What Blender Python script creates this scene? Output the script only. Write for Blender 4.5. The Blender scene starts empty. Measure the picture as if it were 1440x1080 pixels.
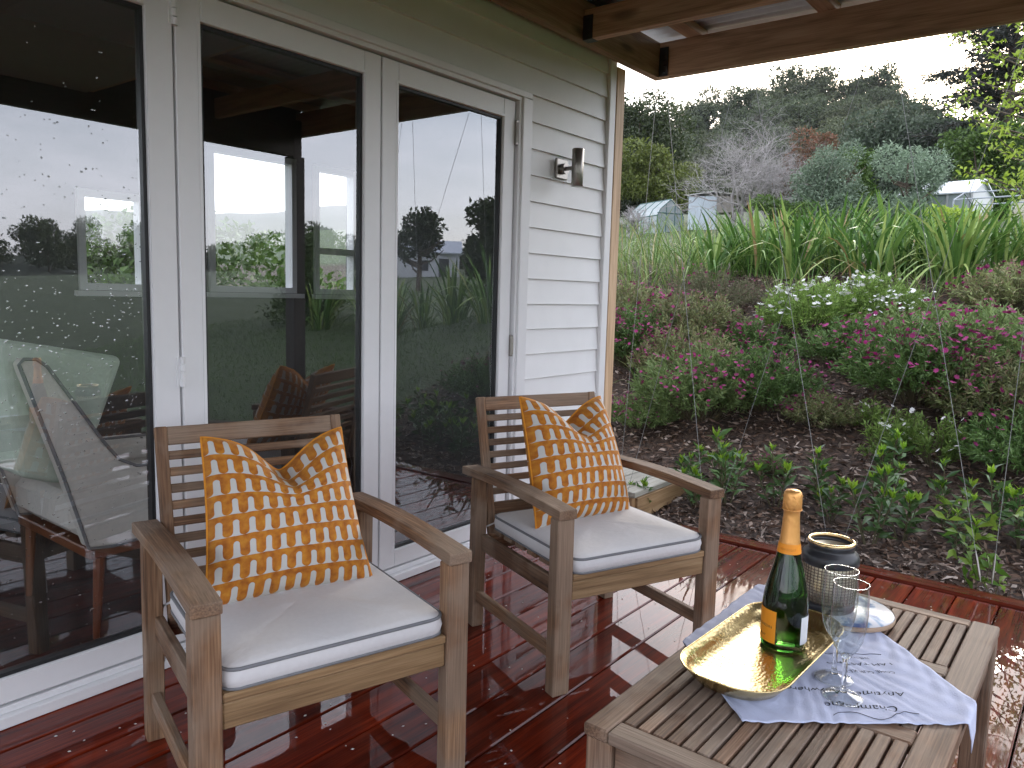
import bpy, math, random
import numpy as np
from mathutils import Matrix, Vector, Euler
R = math.radians
rng = np.random.default_rng(7)
random.seed(7)
SC = bpy.context.scene
COL = SC.collection

# ---------------------------------------------------------------- camera, sky, sun, exposure
cam_d = bpy.data.cameras.new('camera')
cam = bpy.data.objects.new('camera', cam_d); COL.objects.link(cam)
cam_d.sensor_width = 36.0
cam_d.lens = 36.0 * 1090.0 / 1440.0
cam_d.clip_start = 0.05; cam_d.clip_end = 2000
cam.matrix_world = (Matrix.Translation((0, 0, 1.2)) @ Matrix.Rotation(R(-52.05), 4, 'Z')
                    @ Matrix.Rotation(R(83.28), 4, 'X') @ Matrix.Rotation(R(1.545), 4, 'Z'))
SC.camera = cam

SUN_AZ, SUN_EL = 9.0, 17.0          # degrees from +x axis, above the horizon
w = bpy.data.worlds.new('World'); SC.world = w; w.use_nodes = True
nt = w.node_tree; N = nt.nodes; L = nt.links
N.clear()
out = N.new('ShaderNodeOutputWorld'); bg = N.new('ShaderNodeBackground')
sky = N.new('ShaderNodeTexSky'); sky.sky_type = 'NISHITA'; sky.sun_disc = False
sky.sun_elevation = R(SUN_EL); sky.sun_rotation = R(90 - SUN_AZ)
sky.air_density = 1.0; sky.dust_density = 2.0; sky.ozone_density = 1.5
tc = N.new('ShaderNodeTexCoord')
mp = N.new('ShaderNodeMapping'); mp.inputs['Scale'].default_value = (1.6, 1.6, 6.0); mp.inputs['Rotation'].default_value = (0.1, 0.15, 0.6)
nz = N.new('ShaderNodeTexNoise'); nz.inputs['Scale'].default_value = 1.3; nz.inputs['Detail'].default_value = 5; nz.inputs['Roughness'].default_value = 0.55
rp = N.new('ShaderNodeValToRGB'); rp.color_ramp.elements[0].position = 0.36; rp.color_ramp.elements[1].position = 0.68
rp.color_ramp.elements[0].color = (0.38, 0.38, 0.38, 1); rp.color_ramp.elements[1].color = (0.9, 0.9, 0.9, 1)
mx = N.new('ShaderNodeMix'); mx.data_type = 'RGBA'
mx.inputs['B'].default_value = (9.0, 9.05, 10.0, 1)
L.new(tc.outputs['Generated'], mp.inputs['Vector']); L.new(mp.outputs[0], nz.inputs['Vector']); L.new(nz.outputs['Fac'], rp.inputs[0])
L.new(rp.outputs[0], mx.inputs['Factor']); L.new(sky.outputs[0], mx.inputs['A']); L.new(mx.outputs['Result'], bg.inputs['Color'])
bg.inputs['Strength'].default_value = 0.12
L.new(bg.outputs[0], out.inputs[0])

sd = bpy.data.lights.new('sun', 'SUN'); sd.energy = 0.8; sd.angle = R(14); sd.color = (1.0, 0.93, 0.83)
sun = bpy.data.objects.new('sun', sd); COL.objects.link(sun)
d = Vector((math.cos(R(SUN_AZ)) * math.cos(R(SUN_EL)), math.sin(R(SUN_AZ)) * math.cos(R(SUN_EL)), math.sin(R(SUN_EL))))
sun.rotation_euler = d.to_track_quat('Z', 'Y').to_euler()

SC.view_settings.view_transform = 'Standard'; SC.view_settings.look = 'None'
SC.view_settings.exposure = 1.82; SC.view_settings.gamma = 1.0
SC.render.engine = 'CYCLES'
SC.cycles.max_bounces = 10; SC.cycles.transparent_max_bounces = 16
SC.cycles.transmission_bounces = 10; SC.cycles.glossy_bounces = 5; SC.cycles.diffuse_bounces = 4
SC.cycles.caustics_reflective = False; SC.cycles.caustics_refractive = False
SC.cycles.use_denoising = True

# ---------------------------------------------------------------- mesh helpers
class MB:
    def __init__(s): s.v = []; s.f = []
    def add(s, vs, fs):
        o = len(s.v); s.v.extend([tuple(p) for p in vs]); s.f.extend([tuple(i + o for i in f) for f in fs]); return s
    def box(s, x0, x1, y0, y1, z0, z1, b=0.0):
        vs, fs = cbox((x1 - x0) / 2, (y1 - y0) / 2, (z1 - z0) / 2, b)
        c = ((x0 + x1) / 2, (y0 + y1) / 2, (z0 + z1) / 2)
        return s.add([(v[0] + c[0], v[1] + c[1], v[2] + c[2]) for v in vs], fs)
    def tube(s, path, r, n=6, closed=False, caps=True):
        vs, fs = tube(path, r, n, closed, caps); return s.add(vs, fs)
    def lathe(s, prof, n=32, cx=0, cy=0, cz=0):
        vs = []; fs = []
        for (r, z) in prof:
            for k in range(n):
                a = 2 * math.pi * k / n; vs.append((cx + r * math.cos(a), cy + r * math.sin(a), cz + z))
        for i in range(len(prof) - 1):
            for k in range(n):
                k2 = (k + 1) % n; fs.append((i * n + k, i * n + k2, (i + 1) * n + k2, (i + 1) * n + k))
        return s.add(vs, fs)
    def prism(s, outline, axis, t0, t1):
        """outline: 2D points; extruded along axis ('x','y','z') from t0 to t1"""
        n = len(outline); vs = []
        for t in (t0, t1):
            for (a, b) in outline:
                vs.append((t, a, b) if axis == 'x' else (a, t, b) if axis == 'y' else (a, b, t))
        fs = [tuple(range(n))[::-1], tuple(range(n, 2 * n))]
        for k in range(n): fs.append((k, (k + 1) % n, n + (k + 1) % n, n + k))
        return s.add(vs, fs)
    def mesh(s, name, smooth=False, weld=False):
        m = bpy.data.meshes.new(name); m.from_pydata(s.v, [], s.f); m.validate()
        import bmesh
        bm = bmesh.new(); bm.from_mesh(m)
        if weld: bmesh.ops.remove_doubles(bm, verts=bm.verts, dist=1e-6)
        bmesh.ops.recalc_face_normals(bm, faces=bm.faces); bm.to_mesh(m); bm.free()
        if smooth: m.polygons.foreach_set('use_smooth', [True] * len(m.polygons))
        return m

def cbox(hx, hy, hz, b=0.0):
    b = min(b, hx * .45, hy * .45, hz * .45)
    if b <= 0:
        vs = [(x, y, z) for x in (-hx, hx) for y in (-hy, hy) for z in (-hz, hz)]
        return vs, [(0, 1, 3, 2), (4, 6, 7, 5), (0, 4, 5, 1), (2, 3, 7, 6), (0, 2, 6, 4), (1, 5, 7, 3)]
    vs = []; idx = {}
    for sx in (-1, 1):
        for sy in (-1, 1):
            for sz in (-1, 1):
                for ax, p in enumerate(((hx, hy - b, hz - b), (hx - b, hy, hz - b), (hx - b, hy - b, hz))):
                    idx[(sx, sy, sz, ax)] = len(vs); vs.append((sx * p[0], sy * p[1], sz * p[2]))
    fs = []
    for s_ in (-1, 1):
        fs.append([idx[(s_, a, c, 0)] for a, c in ((-1, -1), (1, -1), (1, 1), (-1, 1))])
        fs.append([idx[(a, s_, c, 1)] for a, c in ((-1, -1), (1, -1), (1, 1), (-1, 1))])
        fs.append([idx[(a, c, s_, 2)] for a, c in ((-1, -1), (1, -1), (1, 1), (-1, 1))])
        for t_ in (-1, 1):
            fs.append([idx[(s_, t_, -1, 0)], idx[(s_, t_, 1, 0)], idx[(s_, t_, 1, 1)], idx[(s_, t_, -1, 1)]])
            fs.append([idx[(s_, -1, t_, 0)], idx[(s_, 1, t_, 0)], idx[(s_, 1, t_, 2)], idx[(s_, -1, t_, 2)]])
            fs.append([idx[(-1, s_, t_, 1)], idx[(1, s_, t_, 1)], idx[(1, s_, t_, 2)], idx[(-1, s_, t_, 2)]])
            for u_ in (-1, 1): fs.append([idx[(s_, t_, u_, k)] for k in range(3)])
    return vs, fs

def tube(path, r, n=6, closed=False, caps=True):
    P = [Vector(p) for p in path]; m = len(P); vs = []; fs = []
    rs = r if hasattr(r, '__len__') else [r] * m
    ref = None
    for i in range(m):
        if closed: t = (P[(i + 1) % m] - P[i - 1])
        else: t = P[min(i + 1, m - 1)] - P[max(i - 1, 0)]
        t.normalize()
        if ref is None:
            ref = Vector((0, 0, 1)) if abs(t.z) < .9 else Vector((1, 0, 0))
        a = ref - t * ref.dot(t)
        if a.length < 1e-6: a = t.orthogonal()
        a.normalize(); ref = a; b = t.cross(a)
        for k in range(n):
            q = 2 * math.pi * k / n; vs.append(P[i] + (a * math.cos(q) + b * math.sin(q)) * rs[i])
    for i in range(m if closed else m - 1):
        j = (i + 1) % m
        for k in range(n): fs.append((i * n + k, i * n + (k + 1) % n, j * n + (k + 1) % n, j * n + k))
    if caps and not closed: fs.append(tuple(range(n))[::-1]); fs.append(tuple(range((m - 1) * n, m * n)))
    return vs, fs

def np_mesh(name, V, F, smooth=False):
    """V (n,3), F (m,k) arrays"""
    me = bpy.data.meshes.new(name); V = np.asarray(V, np.float32); F = np.asarray(F, np.int32); k = F.shape[1]
    me.vertices.add(len(V)); me.vertices.foreach_set('co', V.ravel())
    me.loops.add(F.size); me.loops.foreach_set('vertex_index', F.ravel())
    me.polygons.add(len(F)); me.polygons.foreach_set('loop_start', np.arange(0, F.size, k, dtype=np.int32))
    me.polygons.foreach_set('loop_total', np.full(len(F), k, np.int32))
    if smooth: me.polygons.foreach_set('use_smooth', np.ones(len(F), bool))
    me.update(); me.validate(); return me

def link(name, data, mat=None, parent=None, M=None):
    o = bpy.data.objects.new(name, data); COL.objects.link(o)
    if mat is not None and data is not None:
        data.materials.clear(); data.materials.append(mat)
    if parent: o.parent = parent
    if M is not None: o.matrix_basis = M
    return o
def obj(name, mb, mat, parent=None, M=None, smooth=False):
    me = mb.mesh(name, smooth) if isinstance(mb, MB) else mb
    return link(name, me, mat, parent, M)
def tag(o, label=None, cat=None, group=None, kind=None):
    if label: o['label'] = label
    if cat: o['category'] = cat
    if group: o['group'] = group
    if kind: o['kind'] = kind
    return o
def thing(name, label, cat, loc=(0, 0, 0), rz=0, group=None):
    o = bpy.data.objects.new(name, None); COL.objects.link(o); o.empty_display_size = .1
    o.location = loc; o.rotation_euler = (0, 0, rz); return tag(o, label, cat, group)
_bc = {}
def bar(name, a, b, w_, t_, mat, parent=None, up=(0, 0, 1), bev=.003):
    """box piece from a to b: long axis local X, width w_ along local Y, thickness t_ along local Z (near 'up')"""
    a = Vector(a); b = Vector(b); x = (b - a); ln = x.length; x.normalize(); z = Vector(up); z = z - x * z.dot(x); z.normalize(); y = z.cross(x)
    key = (round(ln, 3), round(w_, 4), round(t_, 4), mat.name, round(bev, 4))
    if key not in _bc:
        m = MB(); m.add(*cbox(ln / 2, w_ / 2, t_ / 2, bev)); me = m.mesh(name); me.materials.append(mat); _bc[key] = me
    o = bpy.data.objects.new(name, _bc[key]); COL.objects.link(o)
    if parent: o.parent = parent
    M = Matrix((x, y, z)).transposed().to_4x4(); M.translation = (a + b) / 2; o.matrix_basis = M
    return o
def copy_tree(o, parent=None):
    c = o.copy(); COL.objects.link(c); c.parent = parent
    for ch in o.children: copy_tree(ch, c)
    return c
def T(x, y, z): return Matrix.Translation((x, y, z))

# ---------------------------------------------------------------- materials
def mat(name):
    m = bpy.data.materials.new(name); m.use_nodes = True
    return m, m.node_tree.nodes, m.node_tree.links, m.node_tree.nodes['Principled BSDF']
def rgba(c): return (c[0], c[1], c[2], 1)
def plain(name, c, rough=.5, metal=0, bump=0, bscale=200, spec=None, var=.06, **kw):
    m, n, l, p = mat(name)
    p.inputs['Base Color'].default_value = rgba(c); p.inputs['Roughness'].default_value = rough; p.inputs['Metallic'].default_value = metal
    if spec is not None: p.inputs['Specular IOR Level'].default_value = spec
    for k, v in kw.items(): p.inputs[k].default_value = v
    t = n.new('ShaderNodeTexCoord'); q = n.new('ShaderNodeTexNoise'); q.inputs['Scale'].default_value = bscale / 8; q.inputs['Detail'].default_value = 4
    l.new(t.outputs['Object'], q.inputs['Vector'])
    hs = n.new('ShaderNodeMix'); hs.data_type = 'RGBA'; hs.blend_type = 'MULTIPLY'; hs.inputs['Factor'].default_value = .35
    hs.inputs['A'].default_value = rgba(c); l.new(q.outputs['Fac'], hs.inputs['B'])
    br = n.new('ShaderNodeBrightContrast'); br.inputs['Bright'].default_value = 0.0
    sc = n.new('ShaderNodeMapRange'); sc.inputs['From Min'].default_value = .3; sc.inputs['From Max'].default_value = .7; sc.inputs['To Min'].default_value = 1 - var; sc.inputs['To Max'].default_value = 1 + var * .5
    l.new(q.outputs['Fac'], sc.inputs['Value']); l.new(sc.outputs[0], hs.inputs['B']); hs.inputs['Factor'].default_value = 1.0
    l.new(hs.outputs['Result'], p.inputs['Base Color'])
    if bump:
        b = n.new('ShaderNodeBump'); b.inputs['Strength'].default_value = bump; b.inputs['Distance'].default_value = .002
        q2 = n.new('ShaderNodeTexNoise'); q2.inputs['Scale'].default_value = bscale; q2.inputs['Detail'].default_value = 3
        l.new(t.outputs['Object'], q2.inputs['Vector']); l.new(q2.outputs['Fac'], b.inputs['Height']); l.new(b.outputs[0], p.inputs['Normal'])
    return m
def ramp(n, stops):
    r = n.new('ShaderNodeValToRGB'); e = r.color_ramp.elements
    while len(e) < len(stops): e.new(.5)
    for i, (pos, c) in enumerate(stops): e[i].position = pos; e[i].color = rgba(c)
    return r
def wood(name, dark, mid, light, rough=.65, fiber=.5, coat=False, knots=False, weather=None):
    m, n, l, p = mat(name)
    t = n.new('ShaderNodeTexCoord'); oi = n.new('ShaderNodeObjectInfo')
    mul = n.new('ShaderNodeVectorMath'); mul.operation = 'MULTIPLY_ADD'
    cmb = n.new('ShaderNodeCombineXYZ')
    for k in range(3): l.new(oi.outputs['Random'], cmb.inputs[k])
    l.new(cmb.outputs[0], mul.inputs[0]); mul.inputs[1].default_value = (37, 23, 51); l.new(t.outputs['Object'], mul.inputs[2])
    mp = n.new('ShaderNodeMapping'); mp.inputs['Scale'].default_value = (1.6, 22, 22); l.new(mul.outputs[0], mp.inputs['Vector'])
    a = n.new('ShaderNodeTexNoise'); a.inputs['Scale'].default_value = 1.4; a.inputs['Detail'].default_value = 7; a.inputs['Distortion'].default_value = .6; l.new(mp.outputs[0], a.inputs['Vector'])
    mp2 = n.new('ShaderNodeMapping'); mp2.inputs['Scale'].default_value = (7, 260, 260); l.new(mul.outputs[0], mp2.inputs['Vector'])
    f = n.new('ShaderNodeTexNoise'); f.inputs['Scale'].default_value = 1.0; f.inputs['Detail'].default_value = 3; l.new(mp2.outputs[0], f.inputs['Vector'])
    add = n.new('ShaderNodeMix'); add.data_type = 'FLOAT'; add.inputs['Factor'].default_value = .35; l.new(a.outputs['Fac'], add.inputs['A']); l.new(f.outputs['Fac'], add.inputs['B'])
    r = ramp(n, [(.34, dark), (.5, mid), (.66, light)]); l.new(add.outputs['Result'], r.inputs[0])
    col = r.outputs[0]
    # per-piece tone
    hv = n.new('ShaderNodeHueSaturation'); mr = n.new('ShaderNodeMapRange'); mr.inputs['To Min'].default_value = .68; mr.inputs['To Max'].default_value = 1.22
    l.new(oi.outputs['Random'], mr.inputs['Value']); l.new(mr.outputs[0], hv.inputs['Value']); l.new(col, hv.inputs['Color']); col = hv.outputs[0]
    if weather:
        wn = n.new('ShaderNodeTexNoise'); wn.inputs['Scale'].default_value = 5; wn.inputs['Detail'].default_value = 4; l.new(mul.outputs[0], wn.inputs['Vector'])
        wr = ramp(n, [(.44, (0, 0, 0)), (.58, (1, 1, 1))]); l.new(wn.outputs['Fac'], wr.inputs[0])
        wm = n.new('ShaderNodeMix'); wm.data_type = 'RGBA'; wm.inputs['B'].default_value = rgba(weather); l.new(wr.outputs[0], wm.inputs['Factor']); l.new(col, wm.inputs['A'])
        # keep some grain in the weathered tone
        wg = n.new('ShaderNodeMix'); wg.data_type = 'RGBA'; wg.blend_type = 'OVERLAY'; wg.inputs['Factor'].default_value = .5; l.new(wm.outputs['Result'], wg.inputs['A']); l.new(f.outputs['Fac'], wg.inputs['B']); col = wg.outputs['Result']
    if knots:
        vm = n.new('ShaderNodeMapping'); vm.inputs['Scale'].default_value = (1.6, 5, 5); l.new(mul.outputs[0], vm.inputs['Vector'])
        vo = n.new('ShaderNodeTexVoronoi'); vo.inputs['Scale'].default_value = 1.3; l.new(vm.outputs[0], vo.inputs['Vector'])
        kr = ramp(n, [(.07, (.25, .25, .25)), (.2, (1, 1, 1))]); l.new(vo.outputs['Distance'], kr.inputs[0])
        km = n.new('ShaderNodeMix'); km.data_type = 'RGBA'; km.blend_type = 'MULTIPLY'; km.inputs['Factor'].default_value = .8; l.new(col, km.inputs['A']); l.new(kr.outputs[0], km.inputs['B']); col = km.outputs['Result']
    l.new(col, p.inputs['Base Color']); p.inputs['Roughness'].default_value = rough
    b = n.new('ShaderNodeBump'); b.inputs['Strength'].default_value = fiber; b.inputs['Distance'].default_value = .0015; l.new(f.outputs['Fac'], b.inputs['Height']); l.new(b.outputs[0], p.inputs['Normal'])
    if coat:   # rain-wet film: pools and drier patches
        g = n.new('ShaderNodeNewGeometry'); wn = n.new('ShaderNodeTexNoise'); wn.inputs['Scale'].default_value = 2.2; wn.inputs['Detail'].default_value = 5; l.new(g.outputs['Position'], wn.inputs['Vector'])
        cr = n.new('ShaderNodeMapRange'); cr.inputs['From Min'].default_value = .54; cr.inputs['From Max'].default_value = .74; cr.inputs['To Min'].default_value = .0; cr.inputs['To Max'].default_value = .16; p.inputs['Specular IOR Level'].default_value = .03
        l.new(wn.outputs['Fac'], cr.inputs['Value']); l.new(cr.outputs[0], p.inputs['Coat Roughness']); p.inputs['Coat Weight'].default_value = 1.0; p.inputs['Coat IOR'].default_value = 1.34
        b2 = n.new('ShaderNodeBump'); b2.inputs['Strength'].default_value = .035; b2.inputs['Distance'].default_value = .004
        w2 = n.new('ShaderNodeTexNoise'); w2.inputs['Scale'].default_value = 9; w2.inputs['Detail'].default_value = 2; l.new(g.outputs['Position'], w2.inputs['Vector']); l.new(w2.outputs['Fac'], b2.inputs['Height']); l.new(b2.outputs[0], p.inputs['Coat Normal'])
    return m
def leafy(name, c1, c2, rough=.5, trans=.3, c3=None):
    m, n, l, p = mat(name)
    g = n.new('ShaderNodeNewGeometry'); r = ramp(n, [(0, c1), (1, c2)] if c3 is None else [(0, c1), (.62, c2), (1, c3)]); l.new(g.outputs['Random Per Island'], r.inputs[0])
    oi = n.new('ShaderNodeObjectInfo'); hv = n.new('ShaderNodeHueSaturation'); mr = n.new('ShaderNodeMapRange'); mr.inputs['To Min'].default_value = .8; mr.inputs['To Max'].default_value = 1.2
    l.new(oi.outputs['Random'], mr.inputs['Value']); l.new(mr.outputs[0], hv.inputs['Value']); l.new(r.outputs[0], hv.inputs['Color'])
    l.new(hv.outputs[0], p.inputs['Base Color']); p.inputs['Roughness'].default_value = rough; p.inputs['Specular IOR Level'].default_value = .35
    if trans:
        tr = n.new('ShaderNodeBsdfTranslucent'); l.new(hv.outputs[0], tr.inputs['Color']); ms = n.new('ShaderNodeMixShader'); ms.inputs[0].default_value = trans
        l.new(p.outputs[0], ms.inputs[1]); l.new(tr.outputs[0], ms.inputs[2]); l.new(ms.outputs[0], n['Material Output'].inputs['Surface'])
    return m

M_deck = wood('wet_deck', (.045, .005, .002), (.125, .013, .004), (.23, .028, .008), rough=.45, fiber=.25, coat=True)
M_edge = wood('dark_edge_stain', (.035, .006, .003), (.075, .012, .006), (.12, .02, .009), rough=.45, fiber=.25, coat=True)
M_chair = wood('weathered_teak', (.075, .037, .018), (.19, .10, .05), (.31, .185, .10), rough=.7, fiber=.8, weather=(.225, .155, .105))
M_rail = wood('teak_rail', (.16, .09, .04), (.30, .185, .088), (.42, .28, .15), rough=.65, fiber=.5)
M_table = wood('table_teak', (.075, .040, .022), (.17, .098, .058), (.27, .175, .115), rough=.68, fiber=.8, weather=(.205, .15, .11))
M_beam = wood('oiled_pine', (.23, .135, .088), (.45, .28, .18), (.58, .39, .26), rough=.55, fiber=.3, knots=True)
M_post = wood('raw_pine', (.40, .25, .14), (.56, .38, .23), (.66, .48, .31), rough=.6, fiber=.3, knots=True)
M_white = plain('white_weatherboard', (.78, .78, .78), .45, bump=.03, bscale=60, var=.03)
M_alu = plain('white_aluminium', (.77, .77, .78), .35, var=.015)
M_black = plain('black_rubber', (.012, .012, .013), .5)
M_steel = plain('brushed_steel', (.30, .28, .255), .36, 1.0, bump=.05, bscale=400)
M_wire = plain('steel_wire', (.27, .27, .265), .45, .6)
M_galv = plain('galvanised_hanger', (.10, .10, .11), .45, .9)
M_roof = plain('corrugated_zinc', (.62, .64, .68), .4, .4)
M_fabric = plain('grey_white_canvas', (.62, .61, .61), .85, bump=.08, bscale=700, var=.03)
def crease(m, sc, st, di):
    n = m.node_tree.nodes; l = m.node_tree.links; p = n['Principled BSDF']; t = n.new('ShaderNodeTexCoord'); q = n.new('ShaderNodeTexNoise'); q.inputs['Scale'].default_value = sc; q.inputs['Detail'].default_value = 3; q.inputs['Distortion'].default_value = 1.0; l.new(t.outputs['Object'], q.inputs['Vector'])
    b = n.new('ShaderNodeBump'); b.inputs['Strength'].default_value = st; b.inputs['Distance'].default_value = di; l.new(q.outputs['Fac'], b.inputs['Height'])
    if p.inputs['Normal'].links: l.new(p.inputs['Normal'].links[0].from_socket, b.inputs['Normal'])
    l.new(b.outputs[0], p.inputs['Normal'])
crease(M_fabric, 9, .35, .012)
M_pipe = plain('grey_piping', (.17, .175, .185), .8)
M_brass = plain('hammered_brass', (.66, .52, .26), .27, 1.0)
M_blackmetal = plain('black_enamel', (.02, .021, .025), .38)
M_gold = plain('gold_rim', (.80, .60, .32), .25, 1.0)
M_cream = plain('champagne_metal_liner', (.88, .78, .60), .38, .75)
M_cloth = plain('linen_towel', (.50, .54, .70), .9, bump=.5, bscale=350)
M_ink = plain('ink_print', (.02, .022, .035), .85)
M_orange = plain('orange_label', (.85, .30, .015), .5)
M_foil = plain('orange_foil', (.80, .40, .12), .38, .55, bump=.5, bscale=160)
M_paper = plain('white_label', (.75, .76, .78), .6)
M_soil = plain('house_dark_paint', (.05, .05, .055), .6)
M_int = plain('interior_shade_toned_wall', (.08, .082, .085), .7)  # dimness of the room is put into the wall colour
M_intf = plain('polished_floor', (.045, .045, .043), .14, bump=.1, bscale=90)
M_grey_uph = plain('grey_upholstery', (.60, .565, .52), .9, bump=.3, bscale=500)
M_sage = plain('sage_cushion', (.50, .57, .48), .9, bump=.2, bscale=400)
M_redwood = plain('red_brown_timber', (.16, .05, .02), .4)
M_bark = wood('tree_bark', (.05, .035, .025), (.10, .075, .055), (.16, .13, .10), rough=.9, fiber=.8)
M_greybark = plain('grey_bare_twigs', (.30, .28, .27), .9)
M_mesh_green = plain('green_frame', (.03, .10, .085), .5)
M_poly = plain('polycarbonate', (.27, .31, .31), .3)
M_tin = plain('pale_tin', (.52, .58, .63), .5)
M_sleeper = wood('grey_sleeper', (.16, .15, .12), (.27, .26, .215), (.36, .35, .30), rough=.75, fiber=.6)

# glass of the doors: clear, with the strong double reflection of coated double glazing
def pane_mat(name, ior, tint):
    m, n, l, p = mat(name); n.remove(p)
    fr = n.new('ShaderNodeFresnel'); ge = n.new('ShaderNodeNewGeometry'); mi = n.new('ShaderNodeMix'); mi.data_type = 'FLOAT'   # a thin pane reflects alike from both sides
    mi.inputs['A'].default_value = ior; mi.inputs['B'].default_value = 1 / ior; l.new(ge.outputs['Backfacing'], mi.inputs['Factor']); l.new(mi.outputs['Result'], fr.inputs['IOR'])
    tr = n.new('ShaderNodeBsdfTransparent'); tr.inputs['Color'].default_value = rgba(tint)
    gl = n.new('ShaderNodeBsdfGlossy'); gl.inputs['Roughness'].default_value = 0.0; gl.inputs['Color'].default_value = (.97, .98, 1, 1)
    ms = n.new('ShaderNodeMixShader'); l.new(fr.outputs[0], ms.inputs[0]); l.new(tr.outputs[0], ms.inputs[1]); l.new(gl.outputs[0], ms.inputs[2])
    l.new(ms.outputs[0], n['Material Output'].inputs['Surface']); return m
M_pane = pane_mat('door_glazing', 2.5, (.92, .94, .94))
M_winpane = pane_mat('window_glazing', 1.5, (.92, .94, .94))
def glass_mat(name, c, rough=0.0, ior=1.5):
    m, n, l, p = mat(name)
    p.inputs['Base Color'].default_value = rgba(c); p.inputs['Transmission Weight'].default_value = 1; p.inputs['Roughness'].default_value = rough; p.inputs['IOR'].default_value = ior
    return m
M_flute = glass_mat('clear_glass', (.98, .99, .99), 0, 1.45)
M_bottle = glass_mat('green_glass', (.022, .10, .013), 0.02, 1.5)
def thin_glass(name):
    m, n, l, p = mat(name); n.remove(p)
    lw = n.new('ShaderNodeLayerWeight'); lw.inputs['Blend'].default_value = .5
    pw = n.new('ShaderNodeMath'); pw.operation = 'POWER'; pw.inputs[1].default_value = 2.2; l.new(lw.outputs['Facing'], pw.inputs[0])
    ma = n.new('ShaderNodeMath'); ma.operation = 'MULTIPLY_ADD'; ma.inputs[1].default_value = .85; ma.inputs[2].default_value = .07; l.new(pw.outputs[0], ma.inputs[0])
    tr = n.new('ShaderNodeBsdfTransparent'); tr.inputs['Color'].default_value = (.86, .885, .89, 1); gl = n.new('ShaderNodeBsdfGlossy'); gl.inputs['Roughness'].default_value = .01
    ms = n.new('ShaderNodeMixShader'); l.new(ma.outputs[0], ms.inputs[0]); l.new(tr.outputs[0], ms.inputs[1]); l.new(gl.outputs[0], ms.inputs[2]); l.new(ms.outputs[0], n['Material Output'].inputs['Surface']); return m
M_thin_glass = thin_glass('thin_blown_glass')
M_drop = glass_mat('water', (1, 1, 1), 0, 1.33)

# hammered bump on the brass
def hammer():
    n = M_brass.node_tree.nodes; l = M_brass.node_tree.links; p = n['Principled BSDF']
    t = n.new('ShaderNodeTexCoord'); mp = n.new('ShaderNodeMapping'); mp.inputs['Scale'].default_value = (120, 190, 120); v = n.new('ShaderNodeTexVoronoi'); v.feature = 'SMOOTH_F1'; v.inputs['Scale'].default_value = 1.0
    l.new(t.outputs['Object'], mp.inputs['Vector']); l.new(mp.outputs[0], v.inputs['Vector'])
    b = n.new('ShaderNodeBump'); b.inputs['Strength'].default_value = .28; b.inputs['Distance'].default_value = .0025; b.invert = True
    l.new(v.outputs['Distance'], b.inputs['Height']); l.new(b.outputs[0], p.inputs['Normal'])
hammer()

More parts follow.
